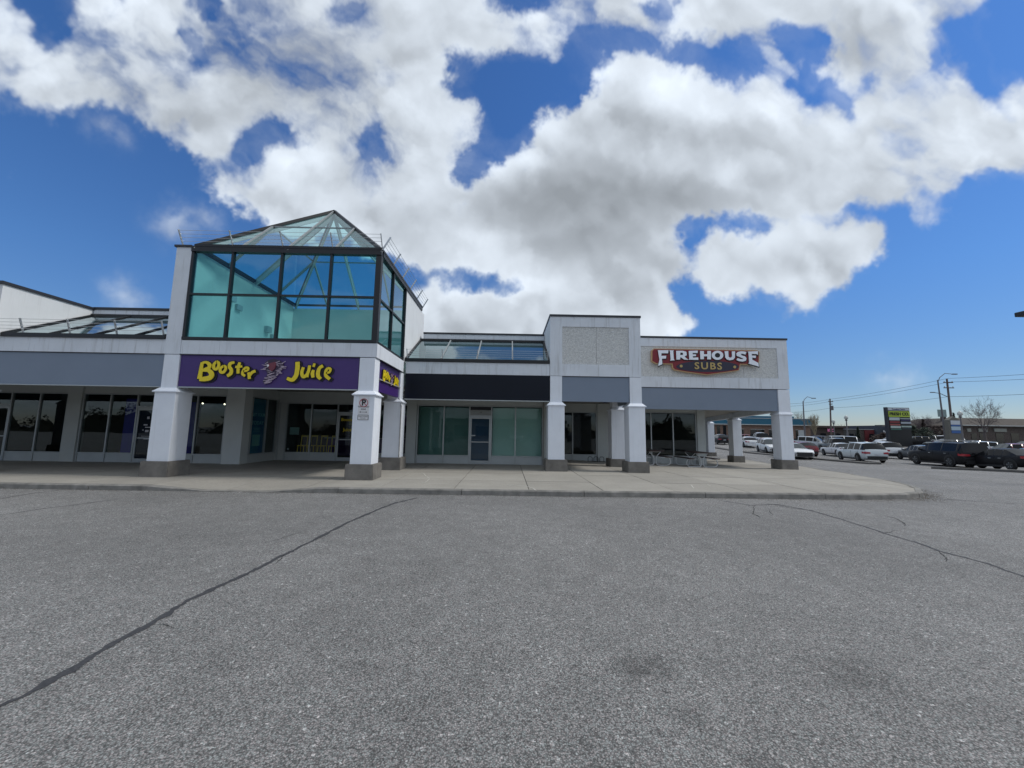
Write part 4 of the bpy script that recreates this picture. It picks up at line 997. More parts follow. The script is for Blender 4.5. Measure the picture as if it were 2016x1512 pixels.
juice_sign(s2, lambda u, v, t: Vector((-4.30+t, 13.0+u*.262, 4.02+v*.35)), .26)
# juice shop door lettering
text_obj('door_letters', 'Booster', .2, .002, yellow, bd, front_at(-7.72, AY+.005, 2.1), .004); text_obj('door_letters', 'Juice', .22, .002, yellow, bd, front_at(-7.72, AY+.005, 1.62), .004)

# Firehouse Subs sign
fz = lambda px, py: at(px, py, FY-.02)
def fpt(x, y): p = at(1260+x/7.754, 670+y/7.754, FY-.1); return (p.x, p.z)
fs = thing('shop_sign', 'red and gold shaped sign reading FIREHOUSE SUBS on the corner unit', 'sign', (10.3, FY-.02, 5.1), absolute=True)
gold = mat('gold_trim', (.50, .33, .17), .5); red = mat('sign_red', (.20, .010, .018), .4); navyb = mat('sign_navy', (.022, .02, .045), .4); letw = mat('sign_white', (.82, .86, .94), .45); goldl = mat('gold_letter', (.46, .34, .13), .4)
out = [(205, 128), (1775, 155), (1812, 185), (1805, 345), (1780, 375), (1520, 372), (1500, 465), (1320, 492), (1018, 532), (700, 490), (530, 460), (490, 430), (480, 368), (240, 362), (170, 325), (172, 160)]
fn_ = lambda u, v, t: Vector((u, FY-.005-t, v))
po_ = [fpt(*p) for p in out]
cx_ = sum(p[0] for p in po_)/len(po_); cz_ = sum(p[1] for p in po_)/len(po_)
def grow(pl, g):
    n = len(pl); res = []
    A = sum(pl[i][0]*pl[(i+1)%n][1]-pl[(i+1)%n][0]*pl[i][1] for i in range(n)); sg = 1 if A < 0 else -1
    for i in range(n):
        a = Vector(pl[i-1]); b = Vector(pl[i]); c = Vector(pl[(i+1)%n])
        n1 = Vector((-(b-a).y, (b-a).x)).normalized()*sg; n2 = Vector((-(c-b).y, (c-b).x)).normalized()*sg
        m_ = (n1+n2); m_ = m_/max(.4, m_.length**2/2)
        res.append((b.x+m_.x*g, b.y+m_.y*g))
    return res
bm = bmn(); prism(bm, po_, fn_, 0, .16); obj('sign_cabinet', bm, gold, fs)
bm = bmn(); prism(bm, grow(po_, -.04), fn_, .16, .175); rf = obj('red_face', bm, red, fs)
ov = [(560+0, 400)]+[]
ov = [(1018+475*math.cos(a), 408+(78 if math.sin(a) > 0 else 92)*math.sin(a)) for a in [i*math.pi/16 for i in range(32)]]
bm = bmn(); prism(bm, [fpt(*p) for p in ov], fn_, .175, .19); obj('dark_oval', bm, navyb, fs)
for c in ((615, 398), (1428, 412)):
    q = fpt(*c); bm = bmn(); prism(bm, [(q[0]+.075*math.cos(a*math.pi/6), q[1]+.075*math.sin(a*math.pi/6)) for a in range(12)], fn_, .19, .21); obj('gold_dot', bm, goldl, fs)
# letters as outlines (strip px), FIREHOUSE
FL = {
 'F': [[(258,160),(418,158),(412,205),(312,205),(310,245),(385,243),(380,285),(318,288),(325,372),(262,398),(282,300)]],
 'I': [[(430,160),(500,162),(490,175),(500,300),(515,312),(440,316),(452,300),(442,175)]],
 'R': [[(535,168),(640,168),(690,185),(695,235),(660,258),(722,306),(655,300),(600,262),(592,300),(540,302)], [(597,196),(632,196),(642,216),(632,232),(597,232)]],
 'E': [[(725,170),(862,165),(860,202),(785,200),(785,222),(835,222),(835,248),(787,250),(790,272),(868,268),(872,306),(722,302),(735,290)]],
 'H': [[(898,170),(955,172),(955,220),(1008,220),(1008,172),(1062,170),(1062,298),(1006,298),(1006,252),(955,252),(955,296),(902,296)]],
 'O': [[(1162+88*math.cos(a*math.pi/9), 236+70*math.sin(a*math.pi/9)) for a in range(18)], [(1162+42*math.cos(a*math.pi/9), 236+36*math.sin(a*math.pi/9)) for a in range(18)]],
 'U': [[(1270,175),(1325,172),(1328,255),(1345,272),(1370,272),(1382,255),(1380,178),(1428,175),(1425,270),(1400,302),(1350,312),(1305,300),(1280,270)]],
 'S': [[(1600,185),(1585,225),(1540,212),(1510,218),(1530,238),(1575,250),(1602,280),(1592,318),(1545,332),(1490,325),(1450,308),(1465,278),(1500,292),(1540,296),(1555,285),(1500,262),(1455,245),(1448,212),(1470,185),(1520,175),(1560,178)]],
 'E2': [[(1618,180),(1775,172),(1775,232),(1755,218),(1680,215),(1682,240),(1745,242),(1740,278),(1685,272),(1690,305),(1780,352),(1790,408),(1632,362),(1642,340),(1632,200)]],
}
for k_, rings in FL.items():
    pts = [fpt(*p) for p in rings[0]]
    bm = bmn(); prism(bm, [(a+.02, b-.025) for a, b in grow(pts, .022)], fn_, .175, .213); o = obj('letter', bm, blackl, fs)
    if len(rings) > 1:
        h = [fpt(*p) for p in rings[1]]; al_ = pts+h; n1 = len(pts)
        bm = bmn(); va = [bm.verts.new(fn_(u, v, .215)) for u, v in al_]; vb = [bm.verts.new(fn_(u, v, .24)) for u, v in al_]
        for t in tessellate_polygon([[Vector((u, v, 0)) for u, v in pts], [Vector((u, v, 0)) for u, v in h]]): bm.faces.new([vb[i] for i in t])
        for o0, n_ in ((0, n1), (n1, len(h))):
            for i in range(n_):
                j = (i+1) % n_; bm.faces.new((va[o0+i], vb[o0+i], vb[o0+j], va[o0+j]))
    else:
        bm = bmn(); prism(bm, pts, fn_, .215, .24)
    obj('letter_face', bm, letw, o)
q = fpt(1025, 402); text_obj('gold_letters', 'SUBS', .50, .012, goldl, fs, Matrix.Translation((q[0], FY-.21, q[1])) @ FRONT @ Matrix.Rotation(R(-.2), 4, 'Z'), .010, 1.25, 1.12)

# no-parking sign on the front column
ns = thing('parking_sign', 'white no parking tow away zone sign with red ring on the middle front column', 'sign', (-4.49, 12.30, 2.4), absolute=True)
a_ = at(706.5, 779, 12.30); b_ = at(725.5, 816.5, 12.30); wx0, wx1, wz1, wz0 = a_.x, b_.x, a_.z, b_.z
sw_ = mat('sign_plate', (.66, .66, .68), .5); ringm = mat('ring_red', (.35, .03, .05), .5)
yp = 12.298
B('sign_plate', sw_, ns, (wx0, wx1, yp, yp+.006, wz0, wz1)); c_ = ((wx0+wx1)/2, wz1-.22)
bm = bmn(); 
for i in range(24):
    a0, a1 = i*math.pi/12, (i+1)*math.pi/12
    prism(bm, [(c_[0]+r*math.cos(a), c_[1]+r*math.sin(a)) for r, a in ((.115, a0), (.135, a0), (.135, a1), (.115, a1))], lambda u, v, t: Vector((u, yp-.001-t, v)), 0, .004)
bar(bm, (c_[0]-.08, yp-.003, c_[1]+.08), (c_[0]+.08, yp-.003, c_[1]-.08), .004, .018); obj('red_ring', bm, ringm, ns)
text_obj('sign_letters', 'P', .26, .0015, blackl, ns, front_at(c_[0], yp-.007, c_[1]), .008); text_obj('sign_letters', 'TOW AWAY', .062, .001, blackl, ns, front_at(c_[0], yp-.002, wz0+.24), .001); text_obj('sign_letters', 'ZONE', .058, .001, blackl, ns, front_at(c_[0], yp-.002, wz0+.165), .001)
bm = bmn(); bar(bm, (wx0+.08, yp-.002, wz0+.08), (wx1-.08, yp-.002, wz0+.08), .003, .010)
for x, s_ in ((wx0+.05, 1), (wx1-.05, -1)): prism(bm, [(x, wz0+.08), (x+s_*.035, wz0+.105), (x+s_*.035, wz0+.055)], lambda u, v, t: Vector((u, yp-.001-t, v)), 0, .003)
obj('double_arrow', bm, blackl, ns)
B('sub_plate', blackl, ns, (wx0, wx1, yp, yp+.006, wz0-.165, wz0-.01)); B('sub_plate', sw_, ns, (wx0+.012, wx1-.012, yp-.002, yp+.001, wz0-.153, wz0-.022))
text_obj('sign_letters', 'UNAUTHORIZED', .038, .001, blackl, ns, front_at(c_[0], yp-.003, wz0-.06)); text_obj('sign_letters', 'VEHICLES', .038, .001, blackl, ns, front_at(c_[0], yp-.003, wz0-.11))
# lettering on the navy door
for s_, z, sz in (('OPEN', 1.72, .10), ('MON-FRI', 1.52, .075), ('SAT-SUN', 1.4, .075)): pass

# ------------------------------------------------------------------ picnic tables and bike rack
wood = mat('stained_planks', (.045, .022, .022), .6, noise=(6, .4)); 
def picnic(loc, rz, label):
    t = thing('picnic_table', label, 'picnic table', loc, rz, group='picnic tables under the corner arcade')
    for k in range(3): 
        bm = bmn(); box(bm, -.375+k*.255, -.375+k*.255+.24, -.92, .92, .735, .775); obj('top_plank', bm, wood, t)
    for s_ in (-1, 1):
        bm = bmn(); box(bm, s_*.66-.13, s_*.66+.13, -.92, .92, .43, .47); obj('bench_plank', bm, wood, t)
    for yy in (-.62, .62):
        for s_ in (-1, 1):
            pts = [(.30, .73), (.27, .66), (.16, .56), (.075, .46), (.055, .36), (.055, .16), (.075, .08), (.14, .025), (.25, .022), (.62, .022), (.73, .05), (.80, .13), (.81, .24), (.78, .34), (.72, .40), (.60, .415), (.2, .415)]
            bm = bmn(); tube(bm, [(s_*x, yy, z) for x, z in pts], .021, 8); obj('tube_frame', bm, mat('pale_tube', (.62, .64, .66), .35, .5), t, smooth=True)
        bm = bmn(); tube(bm, [(-.3, yy, .715), (.3, yy, .715)], .02, 8); obj('cross_tube', bm, steel, t)
    return t
for (px, py, yy, lb) in ((1281, 917, 21.3, 'picnic table with tubular frame nearest the arcade column, half hidden by it'), (1371, 918, 21.2, 'picnic table with tubular frame at the open end of the arcade')):
    p = at(px, py, yy); picnic((p.x, yy, zwalk(p.x, yy)), R(1), lb)
br = thing('bike_rack', 'low black wave bike rack beside the arcade wall', 'bike rack', (4.9, 21.9, zwalk(4.9, 21.9)))
for k in range(3):
    bm = bmn(); tube(bm, [(-.45+k*.32, 0, 0), (-.45+k*.32, 0, .2), (-.40+k*.32, 0, .26), (-.27+k*.32, 0, .26), (-.22+k*.32, 0, .2), (-.22+k*.32, 0, 0)], .018, 6); obj('rack_loop', bm, dark, br)
bm = bmn(); box(bm, -.5, .5, -.03, .03, 0, .03); obj('rack_rail', bm, dark, br)

exec_bg = True
# ------------------------------------------------------------------ cars
tyre = mat('tyre', (.012, .012, .013), .85); rim = mat('alloy_rim', (.38, .39, .41), .3, .8); trim = mat('black_trim', (.015, .015, .017), .55)
cglass = mat('car_glass', (.007, .008, .010), .12, spec=.25); cglass2 = mat('car_screen', (.04, .05, .055), .05, spec=.6)
lampr = mat('tail_lamp', (.30, .012, .02), .2); lamph = mat('head_lamp', (.55, .57, .6), .12); plate_m = mat('plate', (.55, .57, .62), .5); chrome = mat('chrome', (.55, .56, .57), .25, 1.)
PAINT = {k: mat('paint_'+k, c, .5 if k in ('black', 'navy') else .34, .15 if k in ('silver', 'grey') else 0, coat=.12 if k in ('black', 'navy') else .4, spec=.25 if k in ('black', 'navy') else .5) for k, c in dict(white=(.68, .70, .72), pearl=(.55, .60, .63), black=(.006, .006, .008), silver=(.40, .43, .46), grey=(.10, .11, .12), red=(.16, .012, .02), navy=(.02, .028, .06), darkgreen=(.03, .045, .04), blue=(.06, .12, .22)).items()}
PROF = { # length, half width, [(x, ztop)], belt z at rear/front, cabin: windscreen base, roof front, roof rear, rear-window base, pillars
 'suv': dict(L=4.6, w=.92, h=1.68, hood=1.04, nose=.80, belt=1.02, wb=.95, rf=.25, rr=-1.75, rb=-2.18, tail=1.0, r=.35, wbase=1.34, deck=False),
 'bigsuv': dict(L=5.2, w=1.0, h=1.84, hood=1.16, nose=.94, belt=1.14, wb=1.15, rf=.5, rr=-2.25, rb=-2.5, tail=1.1, r=.40, wbase=1.55, deck=False),
 'sedan': dict(L=4.75, w=.91, h=1.45, hood=.95, nose=.70, belt=.92, wb=.95, rf=.2, rr=-1.05, rb=-1.75, tail=1.02, r=.33, wbase=1.38, deck=True),
 'hatch': dict(L=4.2, w=.87, h=1.50, hood=.95, nose=.72, belt=.94, wb=.9, rf=.25, rr=-1.4, rb=-2.0, tail=1.0, r=.32, wbase=1.28, deck=False),
 'van': dict(L=5.1, w=1.0, h=1.85, hood=1.15, nose=.85, belt=1.05, wb=1.75, rf=.85, rr=-2.3, rb=-2.5, tail=1.1, r=.35, wbase=1.5, deck=False),
 'pickup': dict(L=5.6, w=1.0, h=1.85, hood=1.15, nose=.98, belt=1.15, wb=1.15, rf=.6, rr=-.7, rb=-.95, tail=1.12, r=.40, wbase=1.75, deck=True),
}
CARS = {}
def car_proto(kd, col):
    if (kd, col) in CARS: return CARS[(kd, col)]
    d = PROF[kd]; Lh = d['L']/2; w = d['w']
    tops = [(Lh, d['nose']-.22), (Lh-.06, d['nose']), (Lh-.35, d['hood']-.08), (d['wb']+.05, d['hood']), (d['wb'], d['hood']+.01), (d['rf'], d['h']-.05), ((d['rf']+d['rr'])/2+.2, d['h']), (d['rr'], d['h']-.06), (d['rb'], d['tail'] if d['deck'] else d['tail']+.12)]
    if d['deck']: tops += [(d['rb']-.02, d['tail']), (-Lh+.08, d['tail']-.02), (-Lh, d['tail']-.14)]
    else: tops += [(-Lh+.05, d['tail']-.02), (-Lh, d['tail']-.3)]
    def tz(x):
        for (a, u), (b, v) in zip(tops, tops[1:]):
            if x >= b: 
                return u+(v-u)*((a-x)/(a-b) if a != b else 0)
        return tops[-1][1]
    cab0, cab1 = d['wb'], d['rb']
    pil = [d['rf']-.05, (d['rf']+d['rr'])/2+.05, d['rr']+.15] if kd != 'pickup' else [d['rf']-.05, -.1]
    X = sorted(set([round(t[0], 3) for t in tops]+[round(Lh-.15, 3), round(Lh-.7, 3), round(-Lh+.2, 3), round(-Lh+.5, 3)]+[round((d['wb']+d['rf'])/2, 3), round((d['rr']+d['rb'])/2, 3)]+[round(p+o, 3) for p in pil for o in (.04, -.04)]+[round(d['rf']+i*(d['rr']-d['rf'])/5, 3) for i in range(1, 5)]), reverse=True)
    rows = []
    for x in X:
        e = max(0, (abs(x)-Lh+.55)/.55); ww = w*(1-.16*e*e); zt = tz(x)
        bel = min(d['belt']+ (.03 if x < 0 else 0), zt-.03); zb = .22+(.10 if e > .6 else 0)
        incab = cab1 < x < cab0
        f = min(1, (zt-bel)/(d['h']-d['belt']))
        wr = ww*(.93-.20*f)
        rows.append([(0, zb), (ww*.86, zb), (ww*.965, zb+.10), (ww, .58), (ww*.985, bel-.10), (ww*.95, bel), (wr, zt-.055*f-.02), (wr*.62, zt-.005), (0, zt+.012)])
    root = {'parts': []}
    def add(nm, bm, m, smooth=False): root['parts'].append((nm, mesh_of(bm, nm, smooth), m, []))
    body = bmn(); gl = {}
    V = [[body.verts.new((x, y, z)) for (y, z) in r] for x, r in zip(X, rows)]; V2 = [[v[0]]+[body.verts.new((x, -y, z)) for (y, z) in r[1:-1]]+[v[-1]] for x, r, v in zip(X, rows, V)]
    def is_glass(i, k):
        xa, xb = X[i], X[i+1]; xm = (xa+xb)/2
        if k == 5 and cab1+.03 < xm < cab0-.04:
            if any(p-.045 < xm < p+.045 for p in pil): return None
            if tz(xa)-d['belt'] < .12 and tz(xb)-d['belt'] < .12: return None
            return 'side'
        if k in (6, 7):
            if d['rf'] < xm < d['wb']-.02: return 'front'
            if d['rb'] < xm < d['rr']: return 'rear'
        return None
    for i in range(len(X)-1):
        for VV, sg in ((V, 1), (V2, -1)):
            for k in range(8):
                q = [VV[i][k], VV[i+1][k], VV[i+1][k+1], VV[i][k+1]]
                t = is_glass(i, k)
                if t:
                    key = (t, sg) if t == 'side' else (t, 0)
                    gl.setdefault(key, []).append([v.co.copy() for v in q])
                else:
                    try: body.faces.new(q)
                    except ValueError: pass
    for e in (0, -1):
        try: body.faces.new(V[e]+V2[e][1:-1][::-1])
        except ValueError: pass
    add('body', body, PAINT[col], True)
    for (t, sg), qs in gl.items():
        bm = bmn()
        for q in qs: 
            try: bm.faces.new([bm.verts.new(p) for p in q])
            except ValueError: pass
        bmesh.ops.remove_doubles(bm, verts=bm.verts, dist=.001)
        add({'side': 'side_window', 'front': 'windscreen', 'rear': 'rear_window'}[t], bm, cglass2 if t == 'front' else cglass, True)
    # sills, bumpers
    for s_ in (1, -1):
        bm = bmn(); box(bm, -d['wbase']+.45, d['wbase']-.45, s_*(w*.96), s_*(w*1.0+.004), .2, .34); add('side_sill', bm, trim)
    bm = bmn(); box(bm, -Lh-.02, -Lh+.2, -w*.76, w*.76, .3, .56); add('rear_bumper', bm, trim if kd != 'sedan' else PAINT[col])
    bm = bmn(); box(bm, Lh-.2, Lh+.02, -w*.66, w*.66, .3, .66); add('front_grille', bm, trim)
    zl = d['nose']-.05
    for s_ in (1, -1):
        bm = bmn(); hexa(bm, [(Lh-.32, s_*w*.95, zl-.06), (Lh-.02, s_*w*.86, zl-.1), (Lh+.015, s_*w*.52, zl-.1), (Lh-.1, s_*w*.52, zl-.06)], [(Lh-.34, s_*w*.93, zl+.06), (Lh-.06, s_*w*.85, zl+.04), (Lh-.03, s_*w*.52, zl+.04), (Lh-.14, s_*w*.52, zl+.06)]); add('headlight', bm, lamph)
        zt = d['tail']-.17; bm = bmn(); hexa(bm, [(-Lh+.34, s_*w*.985, zt-.07), (-Lh-.0, s_*w*.88, zt-.09), (-Lh-.02, s_*w*.5, zt-.07), (-Lh+.1, s_*w*.5, zt-.07)], [(-Lh+.36, s_*w*.975, zt+.08), (-Lh+.03, s_*w*.86, zt+.08), (-Lh+.0, s_*w*.5, zt+.05), (-Lh+.12, s_*w*.5, zt+.05)]); add('tail_light', bm, lampr)
        bm = bmn(); hexa(bm, [(d['wb']-.28, s_*(w*.93), d['belt']+.0), (d['wb']-.12, s_*(w*.93), d['belt']+.0), (d['wb']-.12, s_*(w+.15), d['belt']+.04), (d['wb']-.26, s_*(w+.15), d['belt']+.04)], [(d['wb']-.28, s_*(w*.93), d['belt']+.08), (d['wb']-.14, s_*(w*.93), d['belt']+.08), (d['wb']-.14, s_*(w+.14), d['belt']+.16), (d['wb']-.26, s_*(w+.14), d['belt']+.16)]); add('wing_mirror', bm, PAINT[col] if col != 'white' else trim)
        for hx in (d['rf']-.35, (d['rf']+d['rr'])/2-.35):
            if kd == 'pickup' and hx < -.6: continue
            bm = bmn(); box(bm, hx-.1, hx+.1, s_*(w*.985), s_*(w*1.005+.01), d['belt']-.16, d['belt']-.13); add('door_handle', bm, chrome if col in ('black', 'navy') else PAINT[col])
            bm = bmn(); box(bm, hx-.28, hx-.272, s_*(w*.99), s_*(w+.002), .34, d['belt']-.06); add('door_gap', bm, trim)
    bm = bmn(); box(bm, -Lh-.03, -Lh+.0, -.16, .16, .66, .76); add('number_plate', bm, plate_m)
    if kd == 'bigsuv':
        bm = bmn(); box(bm, -Lh-.03, -Lh+.02, -.42, .42, .90, .94); add('chrome_strip', bm, chrome)
        for s_ in (1, -1):
            bm = bmn(); tube(bm, [(.3, s_*.68, 1.90), (.2, s_*.68, 1.96), (-1.9, s_*.68, 1.96), (-2.0, s_*.68, 1.88)], .02, 6); add('roof_rail', bm, chrome)
    if kd == 'pickup':
        bm = bmn(); box(bm, -Lh+.1, d['rb']-.08, -w*.84, w*.84, .9, 1.135); add('bed_liner', bm, trim)
    for xx in (d['wbase'], -d['wbase']):
        for s_ in (1, -1):
            r = d['r']
            bm = bmn(); cyl(bm, (xx, s_*(w*.80), r+.03), r+.075, s_*(w*.205), 'y', 24)
            for v in bm.verts:
                if v.co.z < .24: v.co.z = .24
            add('wheel_arch', bm, trim)
            bm = bmn()
            A = Vector((0, 1, 0)); cyl(bm, (xx, s_*(w*.84), r), r, s_*(w*.18), 'y', 24)
            bmesh.ops.bevel(bm, geom=[e for e in bm.edges if abs(e.verts[0].co.y-e.verts[1].co.y) < 1e-4], offset=.025, segments=2, affect='EDGES')
            rb_ = bmn(); cyl(rb_, (xx, s_*(w*1.0), r), r*.64, s_*.035, 'y', 20)
            hb = bmn()
            yy = s_*(w*1.0+.036)
            for k in range(5):
                a = k*2*math.pi/5+.3
                bar(hb, (xx+math.cos(a)*.05, yy, r+math.sin(a)*.05), (xx+math.cos(a)*r*.6, yy, r+math.sin(a)*r*.6), .02, .05, up=(0, 1, 0))
            root['parts'].append(('wheel', mesh_of(bm, 'wheel', False), tyre, [('wheel_disc', mesh_of(rb_, 'wheel_disc'), mat('rim_shadow', (.06, .062, .066), .5, .5)), ('rim_spokes', mesh_of(hb, 'rim_spokes'), rim)]))
    CARS[(kd, col)] = root
    return root
def place_car(kd, col, px, Y, heading, label, group='cars parked in the side lot', xy=None, name='parked_car', tilt=True):
    """heading in degrees clockwise from +Y (driving direction)"""
    pr = car_proto(kd, col)
    if xy: x, y = xy
    else: x = at(px, 880, Y).x; y = Y
    z = zlot(x, y)
    c = thing(name, label, {'pickup': 'pickup truck', 'van': 'van'}.get(kd, 'car'), (x, y, z), R(90-heading), group)
    h = Vector((math.sin(R(heading)), math.cos(R(heading))))
    dz = (zlot(x+h.x*1.4, y+h.y*1.4)-zlot(x-h.x*1.4, y-h.y*1.4))/2.8; c.rotation_euler.y = -math.atan(dz)
    for nm, me, m, subs in pr['parts']:
        if not me.materials: me.materials.append(m)
        o = bpy.data.objects.new(nm, me); COL.objects.link(o); o.parent = c
        for sn, sm, smt in subs:
            if not sm.materials: sm.materials.append(smt)
            q = bpy.data.objects.new(sn, sm); COL.objects.link(q); q.parent = o
    return c
A0 = 15
place_car('suv', 'pearl', 1693, 35.0, A0, 'pale silver white crossover parked tail towards us just left of the lot entrance')
place_car('suv', 'white', 1733, 41.5, A0, 'white SUV with dark rear glass peeking out right behind the pale crossover')
place_car('sedan', 'white', 1652, 43.0, A0, 'white sedan just left of and behind the pale crossover')
place_car('pickup', 'grey', 1648, 49.0, A0, 'dark grey pickup behind the white sedan')
place_car('van', 'silver', 1668, 55.0, 105, 'silver van side on with dark side windows, nose to the right')
place_car('suv', 'silver', 1603, 55.0, 150, 'silver SUV facing us beside the van, bonnet to the right')
place_car('hatch', 'navy', 1622, 62.0, 105, 'dark hatchback roof visible between the silver SUV and the van')
place_car('hatch', 'black', 1609, 66.0, 285, 'black hatchback in the furthest row left of the van')
place_car('sedan', 'white', 1561, 38.0, A0+180, 'white sedan facing us, half hidden by the corner column')
place_car('hatch', 'red', 1577, 43.0, A0, 'dark red hatchback right behind the white sedan at the corner column')
place_car('suv', 'white', 1759, 66.0, 285, 'white SUV in the far row left of the black wagon, nose left')
place_car('suv', 'black', 1800, 64.0, 285, 'black wagon in the far row below the tall pylon sign, nose left')
place_car('van', 'white', 1848, 70.0, 285, 'white van roof showing behind the black wagon')
place_car('sedan', 'darkgreen', 1862, 60.0, 285, 'dark sedan behind the black SUV roof')
place_car('bigsuv', 'black', 1862, 30.3, A0-3, 'large black SUV parked tail towards us right of the lot entrance')
place_car('sedan', 'grey', 1812, 37.5, A0, 'dark grey sedan nose showing left of the large black SUV')
place_car('sedan', 'black', 1972, 26.8, A0-6, 'black sedan parked right of the large black SUV')
place_car('suv', 'pearl', 1922, 50.0, 285, 'pale crossover in the middle row behind the large black SUV, nose left')
place_car('suv', 'red', 1984, 43.0, 285, 'dark red crossover at the right edge, nose left')
place_car('sedan', 'blue', 2028, 31.5, A0, 'blue grey sedan cut by the right edge')
place_car('hatch', 'red', 2022, 56.0, 285, 'red hatchback behind the dark red crossover at the right edge')
place_car('hatch', 'black', 1420, 62.0, A0, 'black hatchback seen left of the second side column')
place_car('sedan', 'white', 1414, 68.0, 285, 'white sedan behind the black hatchback, left of the second side column')
place_car('sedan', 'white', 1472, 57.0, A0, 'white coupe tail towards us between the two side columns')
place_car('hatch', 'red', 1458, 70.0, 285, 'dark red hatchback behind the white coupe')
place_car('pickup', 'white', 1499, 64.0, A0, 'white pickup seen between the side columns')
place_car('suv', 'white', 1516, 47.5, A0+180, 'white SUV facing us just left of the corner column')
place_car('sedan', 'silver', 1538, 60.0, 285, 'silver sedan behind the corner column')
place_car('sedan', 'silver', 1880, 66.0, 285, 'silver sedan roof in the far row above the large black SUV')
# cars across the lot behind the viewpoint, seen mirrored in the shop glass
for k, (x, y, kd, c) in enumerate(((1.5, -19, 'suv', 'white'), (4.6, -19.3, 'sedan', 'silver'), (-9, -20, 'sedan', 'black'), (-14, -19.5, 'van', 'white'), (11, -18, 'suv', 'navy'))):
    place_car(kd, c, 0, 0, 5*(k-2)+ (180 if k % 2 else 0), ['white SUV mirrored in the vacant shop window', 'silver sedan mirrored in the vacant shop window', 'black sedan mirrored in the left shop windows', 'white van mirrored in the left shop windows', 'navy SUV mirrored in the corner shop windows'][k], 'cars across the lot seen as reflections', xy=(x, y))

# ------------------------------------------------------------------ background on the right
def brick_mat(name, c1, c2):
    m = mat(name, c1, .9, noise=(.9, .25)); nt = m.node_tree; b = nt.nodes['Principled BSDF']
    br = nt.nodes.new('ShaderNodeTexBrick'); br.inputs['Color1'].default_value = (*c1, 1); br.inputs['Color2'].default_value = (*c2, 1); br.inputs['Mortar'].default_value = (.25, .23, .2, 1)
    br.inputs['Scale'].default_value = 1.6; br.inputs['Mortar Size'].default_value = .012
    mp = nt.nodes.new('ShaderNodeMapping'); mp.inputs['Rotation'].default_value = (R(90), 0, 0); geo = nt.nodes.new('ShaderNodeNewGeometry')
    nt.links.new(geo.outputs['Position'], mp.inputs[0]); nt.links.new(mp.outputs[0], br.inputs[0]); nt.links.new(br.outputs[0], b.inputs['Base Color'])
    return m
brick = brick_mat('brown_brick', (.20, .115, .085), (.14, .085, .065)); darkb = brick_mat('dark_brick', (.07, .05, .045), (.05, .036, .034)); greyb = mat('grey_wall', (.10, .10, .095), .9, noise=(1, .2)); redw = mat('red_wall', (.16, .025, .03), .8, noise=(1, .2)); slate = mat('slate_blue_wall', (.06, .075, .10), .8, noise=(1, .2))
teal_r = mat('teal_roof_band', (.012, .12, .20), .5, noise=(.6, .15)); wing = mat('dark_window', (.012, .014, .018), .08, spec=.7); awn = mat('pale_trim', (.45, .46, .45), .7)
def X_(px, Y): return at(px, 857, Y).x
def Z_(px, py, Y): return at(px, py, Y).z
# teal-banded brick building
Yb = 86.
bt = thing('low_brick_building', 'low brown brick building with a deep teal roof band beyond the lot', 'building', (X_(1480, Yb), Yb, .2), absolute=True)
xl, xr = X_(1345, Yb), X_(1596, Yb); z1 = Z_(1590, 838, Yb); z2 = Z_(1590, 825, Yb)
B('wall', brick, bt, (xl, xr, Yb, Yb+22, -.3, z1)); B('roof_band', teal_r, bt, (xl-.3, xr+.1, Yb-.5, Yb+22, z1+.002, z2)); B('band_trim', awn, bt, (xl-.32, xr+.12, Yb-.55, Yb-.5, z1-.05, z1+.12)); B('band_trim', awn, bt, (xl-.32, xr+.12, Yb-.55, Yb-.5, z2-.06, z2+.06))
xs_ = X_(1572, Yb); B('roof_band', teal_r, bt, (xl, xs_, Yb+1, Yb+20, z2+.002, z2+.55), label='upper step of the teal band'); B('roof_unit', greyb, bt, (X_(1470, Yb), X_(1485, Yb), Yb+3, Yb+6, z2+.56, z2+1.2))
for a, b, zt_, zb_ in ((1402, 1408, .8, .2), (1412, 1418, .8, .2), (1424, 1430, .8, .2)):
    B('window', wing, bt, (X_(a, Yb), X_(b, Yb), Yb-.06, Yb+.05, .9, z1-.3))
for a, b in ((1456, 1464), (1478, 1491), (1493, 1505), (1514, 1522), (1567, 1571)):
    w_ = B('window', wing, bt, (X_(a, Yb), X_(b, Yb), Yb-.06, Yb+.05, .5, z1-1.0)); B('window_frame', awn, w_, (X_(a, Yb)-.08, X_(b, Yb)+.08, Yb-.09, Yb-.062, z1-1.0, z1-.92))
w_ = B('shutter', mat('pale_blind', (.42, .45, .46), .6), bt, (X_(1572, Yb), X_(1585, Yb), Yb-.06, Yb+.05, 1.1, z1-1.0))
# dark plaza row
Yc = 104.
dp = thing('strip_mall', 'dark low strip mall with a flat brown canopy and a red shopfront in the distance', 'building', (X_(1680, Yc), Yc, .2), absolute=True)
def bgbox(root, name, m, a, b, top, Y, d=14, bot=-.3, fr=0.): return B(name, m, root, (X_(a, Y), X_(b, Y), Y+fr, Y+d, bot, Z_((a+b)/2, top, Y)))
bgbox(dp, 'brown_shop', darkb, 1596, 1661, 840, Yc); bgbox(dp, 'flat_canopy', mat('brown_canopy', (.06, .04, .035), .7), 1603, 1665, 838.5, Yc, fr=-1.2, bot=Z_(1630, 842, Yc))
bgbox(dp, 'grey_shop', greyb, 1661.5, 1690, 846, Yc, fr=.4); bgbox(dp, 'brick_shop', darkb, 1690.2, 1703, 846, Yc, fr=.2); bgbox(dp, 'red_shop', redw, 1703.2, 1722, 846.5, Yc); bgbox(dp, 'slate_shop', slate, 1722.3, 1750, 838, Yc, fr=-.6)
